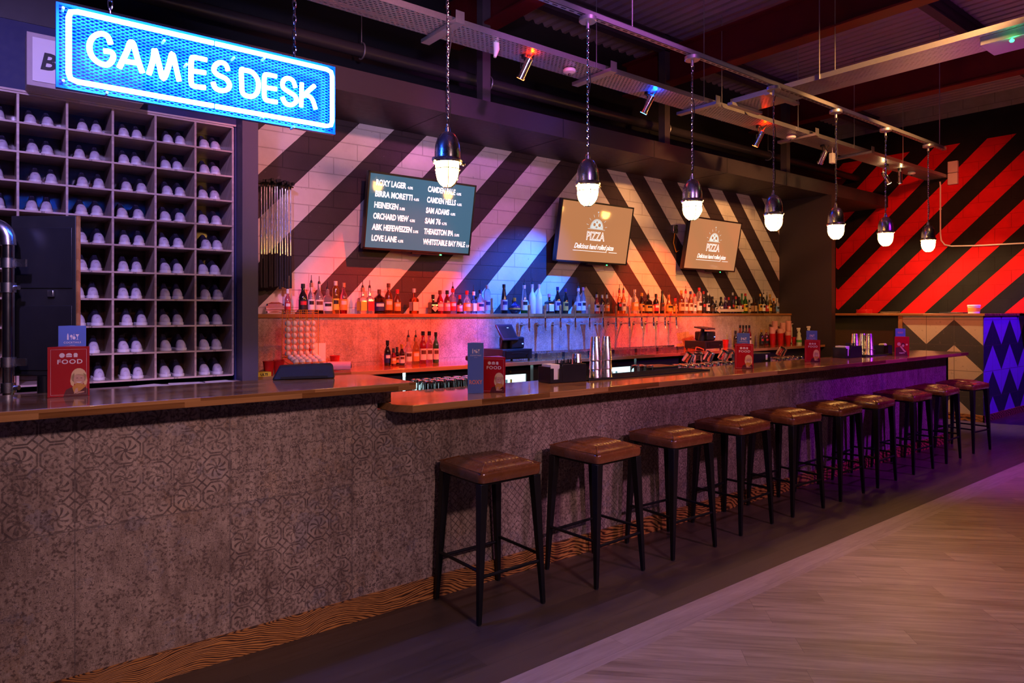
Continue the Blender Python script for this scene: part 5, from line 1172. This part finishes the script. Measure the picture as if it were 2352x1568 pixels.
# ------------------------------------------------------------------ tills
def till(px, Y, label, tab):
    X = onY(px, 800, Y)[0]; r = wthing('cash_till', (X, Y, ZB), label, 'till', 'tills on the back bar')
    MB().bx(X-.17, X+.23, Y-.18, Y+.16, ZB+.02, ZB+.125).build('cash_drawer', M['black_plastic'], r, bevel=.004)
    MB().bx(X-.13, X+.19, Y-.187, Y-.18, ZB+.035, ZB+.112).build('drawer_front', M['black_metal'], r, bevel=.002)
    MB().bx(X-.06, X+.09, Y-.190, Y-.187, ZB+.082, ZB+.088).build('slot', M['rubber'], r)
    MB().cyl((X+.15, Y-.195, ZB+.065), (X+.15, Y-.187, ZB+.065), .010, n=12).build('lock', M['chrome'], r)
    for a in (-.15, .2):
        for b in (-.16, .14): MB().cyl((X+a, Y+b, ZB), (X+a, Y+b, ZB+.02), .012, n=10).build('foot', M['rubber'], r)
    p = MB().bx(X+.02, X+.21, Y-.08, Y+.14, ZB+.126, ZB+.25).build('receipt_printer', M['black_plastic'], r, bevel=.018)
    MB().bx(X+.17, X+.185, Y-.085, Y-.079, ZB+.17, ZB+.18).build('status_light', M['led_blue'], p)
    rot = Matrix.Rotation(R(12), 3, 'Z') @ Matrix.Rotation(R(tab), 3, 'X')
    ct = Vector((X-.02, Y-.06, ZB+(.30 if tab < 50 else .27)))
    MB().cyl((X-.02, Y, ZB+.126), tuple(ct+Vector((0, .03, -.02))), .045, .025, 14).build('tablet_stand', M['black_plastic'], r)
    tb = MB().box(ct, (.27, .02, .20), 0, rot).build('tablet', mat('tablet_case', (.03, .03, .05), .3), r, bevel=.01)
    MB().box(ct-rot @ Vector((0, .0108, 0)), (.21, .002, .145), 0, rot).build('screen', M['black_plastic'], tb)
    MB().box(ct-rot @ Vector((-.03, .0122, -.05)), (.03, .0006, .006), 0, rot).build('screen_glint', scr_txt2, tb)
till(1160, 5.82, 'black till with tilted tablet on the back bar, nearer of two', -32)
till(1612, 5.80, 'black till with flat tablet on the back bar, farther of two', -82)
X, Yc = onY(1085, 825, 5.72)[0], 5.72
r = wthing('card_reader', (X, Yc, ZB), 'small dark card reader at the left of the nearer till', 'card reader')
MB().box((X, Yc, ZB+.035), (.09, .14, .05), 0, Matrix.Rotation(R(12), 3, 'X')).build('case', M['black_plastic'], r, bevel=.012)
MB().box((X, Yc-.02, ZB+.063), (.06, .05, .003), 0, Matrix.Rotation(R(12), 3, 'X')).build('display', M['steel'], r)
X, Z = onY(1600, 800, 5.60); r = wthing('card_reader', (X, 5.60, ZB), 'card reader with orange trim leaning before the farther till', 'card reader')
MB().box((X, 5.59, ZB+.03), (.17, .07, .02), 0, Matrix.Rotation(R(12), 3, 'Y')).build('case', M['black_plastic'], r, bevel=.008)
MB().tube([(X-.085, 5.555, ZB+.02), (X-.075, 5.552, ZB+.058), (X+.0, 5.552, ZB+.048), (X+.085, 5.552, ZB+.022)], .006, 6).build('trim', mat('orange_trim', (.8, .25, .05), .4), r)
cup(onY(1672, 790, 5.92)[0]-.06, 5.92, ZB, 'red plastic cup half hidden by the farther till')

# ------------------------------------------------------------------ right end of the back bar: cup stacks, sprays, frame
stk = [(1780, 737, 5.97), (1798, 741, 5.97), (1811, 737, 5.97), (1774, 751, 5.86), (1792, 755, 5.86), (1810, 761, 5.86)]
base_cup = None
for k, (px, ty, Y) in enumerate(stk):
    X, zt2 = onY(px, ty, Y); hh = zt2-ZB; n = max(2, int((hh-.116)/.03)+1); st_ = (hh-.116)/(n-1)
    for j in range(n):
        pale = (k < 3 and j > n*.35) or (k >= 3 and j > n*.4)
        if base_cup is None: base_cup = cupm.build('plastic_cup', [M['red_plastic']]); o = base_cup; base_cup2 = cupm.build('plastic_cup', [M['pink_plastic']]); used2 = False
        elif pale and not used2: o = base_cup2; used2 = True
        else: o = (base_cup2 if pale else base_cup).copy(); col.objects.link(o)
        o.location = (X, Y, ZB+st_*j)
        tag(o, '%s plastic cup, %s from the bottom in the %s cup stack %s' % ('pink' if pale else 'red', ORD[min(j, 19)], ORD[k % 3], 'against the splashback' if k < 3 else 'of the front row'), 'cup', 'stacked plastic cups')
cup(onY(1825, 785, 5.85)[0], 5.85, ZB, 'single red plastic cup right of the cup stacks')
X0c, X1c = onY(1818, 760, 6.05)[0], onY(1845, 760, 6.05)[0]
r = wthing('framed_card', (X0c+.06, 6.06, ZB), 'small framed dark card behind the spray bottles', 'frame')
MB().bx(X0c, X0c+.22, 6.06, 6.075, ZB, ZB+.33).build('card', M['black'], r, flat=True)
MB().bx(X0c, X0c+.22, 6.05, 6.06, ZB+.318, ZB+.33).bx(X0c, X0c+.012, 6.05, 6.06, ZB, ZB+.33).bx(X0c+.208, X0c+.22, 6.05, 6.06, ZB, ZB+.33).bx(X0c, X0c+.22, 6.05, 6.06, ZB, ZB+.012).build('frame', M['white'], r, flat=True)
mb = MB()
for k in range(6): mb.bx(X0c+.03+k*.028, X0c+.036+k*.028, 6.056, 6.0595, ZB+.07+.02*(k % 3), ZB+.27-.03*(k % 2))
mb.build('drawing', M['paper'], r, flat=True)
spb = mat('translucent_bottle', (.55, .60, .50), .3, var=.05)
for px, Y, ty, lb in ((1835, 5.75, 752, 'left spray bottle with green spot label beside the red cups'), (1858, 5.62, 748, 'right spray bottle behind the blue cocktail menu')):
    X, zt2 = onY(px, ty, Y); h = zt2-ZB; r = thing('spray_bottle', (X, Y, ZB), lb, 'spray bottle', 'spray bottles')
    MB().lathe([(.040, 0), (.043, .01), (.042, h*.35), (.026, h*.52), (.032, h*.62), (.014, h*.76), (.014, h*.82)], n=18).build('bottle', spb, r)
    MB().cyl((0, 0, h*.80), (0, 0, h*.88), .016, n=12).box((-.012, 0, h*.93), (.085, .022, h*.10)).box((-.035, 0, h*.84), (.010, .014, h*.14), 0, Matrix.Rotation(R(25), 3, 'Y')).build('trigger_head', M['white'], r, bevel=.003)
    MB().lathe([(.0435, h*.14), (.0432, h*.28)], n=18, close=False).build('label', gm('l', 'lgreen'), r)

# ------------------------------------------------------------------ things on the bar top
ZC = 1.1005
def caddy(x, y, rz, label):
    r = thing('bar_caddy', (x, y, ZC), label, 'bar caddy', 'black bar caddies', rz); m = M['black_plastic']
    mb = MB().bx(-.15, .15, -.075, .075, 0, .006).bx(-.15, -.146, -.075, .075, 0, .11).bx(-.05, -.046, -.075, .075, 0, .11).bx(.146, .15, -.075, .075, 0, .125)
    mb.bx(-.15, -.12, -.075, -.071, 0, .10).bx(-.075, -.05, -.075, -.071, 0, .10).bx(-.15, .15, .071, .075, 0, .11).bx(-.05, .15, -.075, -.071, 0, .125).bx(.046, .05, -.075, .075, 0, .12).bx(-.12, -.075, -.075, -.071, 0, .025)
    mb.build('tray', m, r, bevel=.002)
    MB().bx(-.135, -.062, -.06, .055, .008, .125).build('napkins', M['paper'], r, bevel=.003)
    mb = MB()
    for k in range(26): a, b = random.uniform(-.03, .13), random.uniform(-.05, .05); mb.cyl((a, b, .01), (a+random.uniform(-.012, .012), b+random.uniform(-.01, .01), .15+random.uniform(-.008, .008)), .003, n=6)
    mb.build('straws', M['rubber'], r)
caddy(3.20, 3.50, R(-8), 'black caddy with white napkins and straws beside the steel shakers')
caddy(7.30, 3.50, R(-5), 'black caddy with napkins and straws near the far end of the bar')
for x0, x1, y0, y1, lb in ((3.36, 4.75, 3.40, 3.64, 'long black rubber bar mat under the steel shakers'), (7.50, 8.15, 3.40, 3.64, 'black rubber bar mat near the far end of the bar')):
    mb = MB().bx(x0, x1, y0, y1, ZC, ZC+.008); mb.bx(x0, x1, y0, y0+.008, ZC+.008, ZC+.012).bx(x0, x1, y1-.008, y1, ZC+.008, ZC+.012)
    k = x0+.02
    while k < x1-.01: mb.bx(k, k+.006, y0+.012, y1-.012, ZC+.008, ZC+.0105); k += .018
    tag(mb.build('bar_mat', M['rubber'], flat=True), lb, 'bar mat', 'rubber bar mats')
ZM = ZC+.0108
tin = MB().lathe([(.044, 0), (.0445, .004), (.043, .006), (.030, .165), (.028, .172), (.0, .172)], n=24, close=False)
def tinat(x, y, z, lb, m='steel'):
    o = tin.build('shaker_tin', [M[m]]); o.location = (x, y, z); tag(o, lb, 'shaker', 'steel shaker tins')
for (x, y, nm) in ((3.475, 3.455, 'left'), (3.575, 3.445, 'right')):
    for k in range(3): tinat(x, y, ZM+k*.062, 'upturned steel tin, %s in the %s of the two near shaker stacks' % (('lowest', 'middle', 'top')[k], nm))
tinat(3.395, 3.56, ZM-.0, 'single upturned steel tin between the napkin caddy and the shaker stacks', 'steel')
for (px, nm, dy) in ((1943, 'left', .10), (1968, 'middle', .08), (1975, 'right', 0)):
    x, y = onZ(px, 815, ZC); x = 7.62+{'left': 0, 'middle': .14, 'right': .12}[nm]; y = 3.47+dy
    for k in range(2): tinat(x, y, ZM+k*.062, 'upturned steel tin, %s in the %s of the far shaker stacks' % (('lower', 'upper')[k], nm))
r = wthing('spice_rack', (7.95, 3.55, ZM), 'row of small pale jars with black lids near the far bar end', 'jar rack')
MB().bx(7.80, 8.02, 3.52, 3.60, ZM, ZM+.05).build('holder', M['black_plastic'], r, bevel=.002)
for k in range(4):
    j = MB().cyl((7.83+k*.052, 3.56, ZM+.051), (7.83+k*.052, 3.56, ZM+.125), .020, n=12).build('jar', gm('l', 'cream'), r)
    MB().cyl((7.83+k*.052, 3.56, ZM+.126), (7.83+k*.052, 3.56, ZM+.15), .021, n=12).build('lid', M['black_plastic'], j)
r = wthing('black_bin', (8.15, 3.55, ZC), 'small open black box beside the far red menu', 'box')
x0, y0 = 8.18, 3.50
MB().bx(x0, x0+.20, y0, y0+.004, ZC, ZC+.10).bx(x0, x0+.20, y0+.116, y0+.12, ZC, ZC+.10).bx(x0, x0+.004, y0, y0+.12, ZC, ZC+.10).bx(x0+.196, x0+.2, y0, y0+.12, ZC, ZC+.10).bx(x0, x0+.2, y0, y0+.12, ZC, ZC+.004).build('box', M['black_plastic'], r)
mb = MB()
for k in range(5): mb.lathe([(.015, 0), (.018, .02), (.001, .035)], (x0+.03+k*.033, y0+.06, ZC+.088), 10)
mb.build('wrapped_pods', gm('l', 'cream'), r)
# boxes and glasses on the under-bar worktop
ZW = .9905
for px0, px1, zt2, lb in ((1500, 1558, 1.115, 'plain black box standing behind the bar between glass groups'), (1728, 1770, 1.175, 'black bin with a pale tag behind the bar beside the glass rack')):
    Y = 3.80; xa_, xb_ = onY(px0, 800, Y)[0], onY(px1, 800, Y)[0]
    r = wthing('ice_bin', ((xa_+xb_)/2, Y, ZW), lb, 'bin', 'black bins behind the bar')
    MB().bx(xa_, xb_, Y, Y+.22, ZW, zt2).build('bin', M['black_plastic'], r, bevel=.004)
    if px0 > 1600: MB().bx(xb_-.09, xb_-.06, Y-.002, Y, zt2-.07, zt2-.02).build('tag', M['paper'], r)
    else: MB().bx(xa_+.02, xb_-.02, Y-.004, Y, ZW+.02, zt2-.02).build('panel', mat('dark_blue_panel', (.02, .02, .10), .4), r)
hb = MB().lathe([(.036, .0), (.034, .14), (.028, .145), (.0, .145), (.0, .139), (.031, .135), (.034, .0)], n=18, close=False).build('highball_glass', M['glass'])
tb_ = MB().lathe([(.041, .0), (.043, .03), (.040, .088), (.033, .095), (.0, .096), (.0, .088), (.034, .082), (.038, .03), (.038, .0)], n=16, close=False).build('tumbler', M['glass'])
uh = ut = False
def hib(x, y, z, lb, g='upturned tall glasses behind the bar'):
    global uh
    o = hb if not uh else hb.copy()
    if uh: col.objects.link(o)
    uh = True; o.location = (x, y, z); tag(o, lb, 'glass', g)
def tum(x, y, z, lb, g, rot=(0, 0, 0)):
    global ut
    o = tb_ if not ut else tb_.copy()
    if ut: col.objects.link(o)
    ut = True; o.location = (x, y, z); o.rotation_euler = rot; tag(o, lb, 'glass', g)
x0 = onY(985, 880, 3.80)[0]
for i in range(6):
    for j in range(3): hib(x0+.082*i, 3.80+.082*j, ZW, 'upturned tall glass left of the blue menu, %s from the left, %s row' % (ORD[i], ('front', 'middle', 'back')[j]))
x0 = onY(1476, 850, 3.80)[0]
for i in range(2):
    for j in range(2): hib(x0+.085*i, 3.80+.085*j, ZW, 'upturned tall glass beyond the shaker mat, %s, %s row' % (('left', 'right')[i], ('front', 'back')[j]), 'tall glasses beyond the mat')
ZR = 1.022
def cluster(pxa, pxb, n, rows, top, nm, g):
    xa_, xb_ = onY(pxa, 830, 3.80)[0], onY(pxb, 830, 3.80)[0]; n = max(2, int((xb_-xa_)/.09)+1)
    tag(MB().bx(xa_-.02, xa_+.0895*n+.02, 3.735, 3.735+.0895*rows+.02, ZW, ZR-.0005).build('glass_rack_base', M['black_plastic'], bevel=.003), 'low black glass rack %s' % nm, 'rack', 'glass racks')
    for i in range(n):
        for j in range(rows): tum(xa_+.044+.0895*i, 3.79+.0895*j, ZR, 'upturned tumbler %s, %s along, %s row' % (nm, ORD[min(i, 19)], ('front', 'middle', 'back')[j]), g)
    for q_, f in enumerate(top):
        tum(xa_+(xb_-xa_)*f, 3.835, ZR+.098+.012, 'tumbler lying on top %s, %s on the pile' % (nm, ORD[q_]), g, (R(18), R([25, -20, 15][q_ % 3]), 0))
cluster(1562, 1640, 6, 2, (.25, .60, .88), 'left of the middle red menu', 'tumblers left of the middle red menu')
cluster(1652, 1690, 3, 2, (.3, .8), 'just behind the middle red menu', 'tumblers behind the middle red menu')
cluster(1775, 1836, 8, 2, (.35,), 'left of the two-faced red menu', 'tumblers left of the two-faced menu')
for o in bpy.data.objects:
    if '_w' in o.keys(): del o['_w']
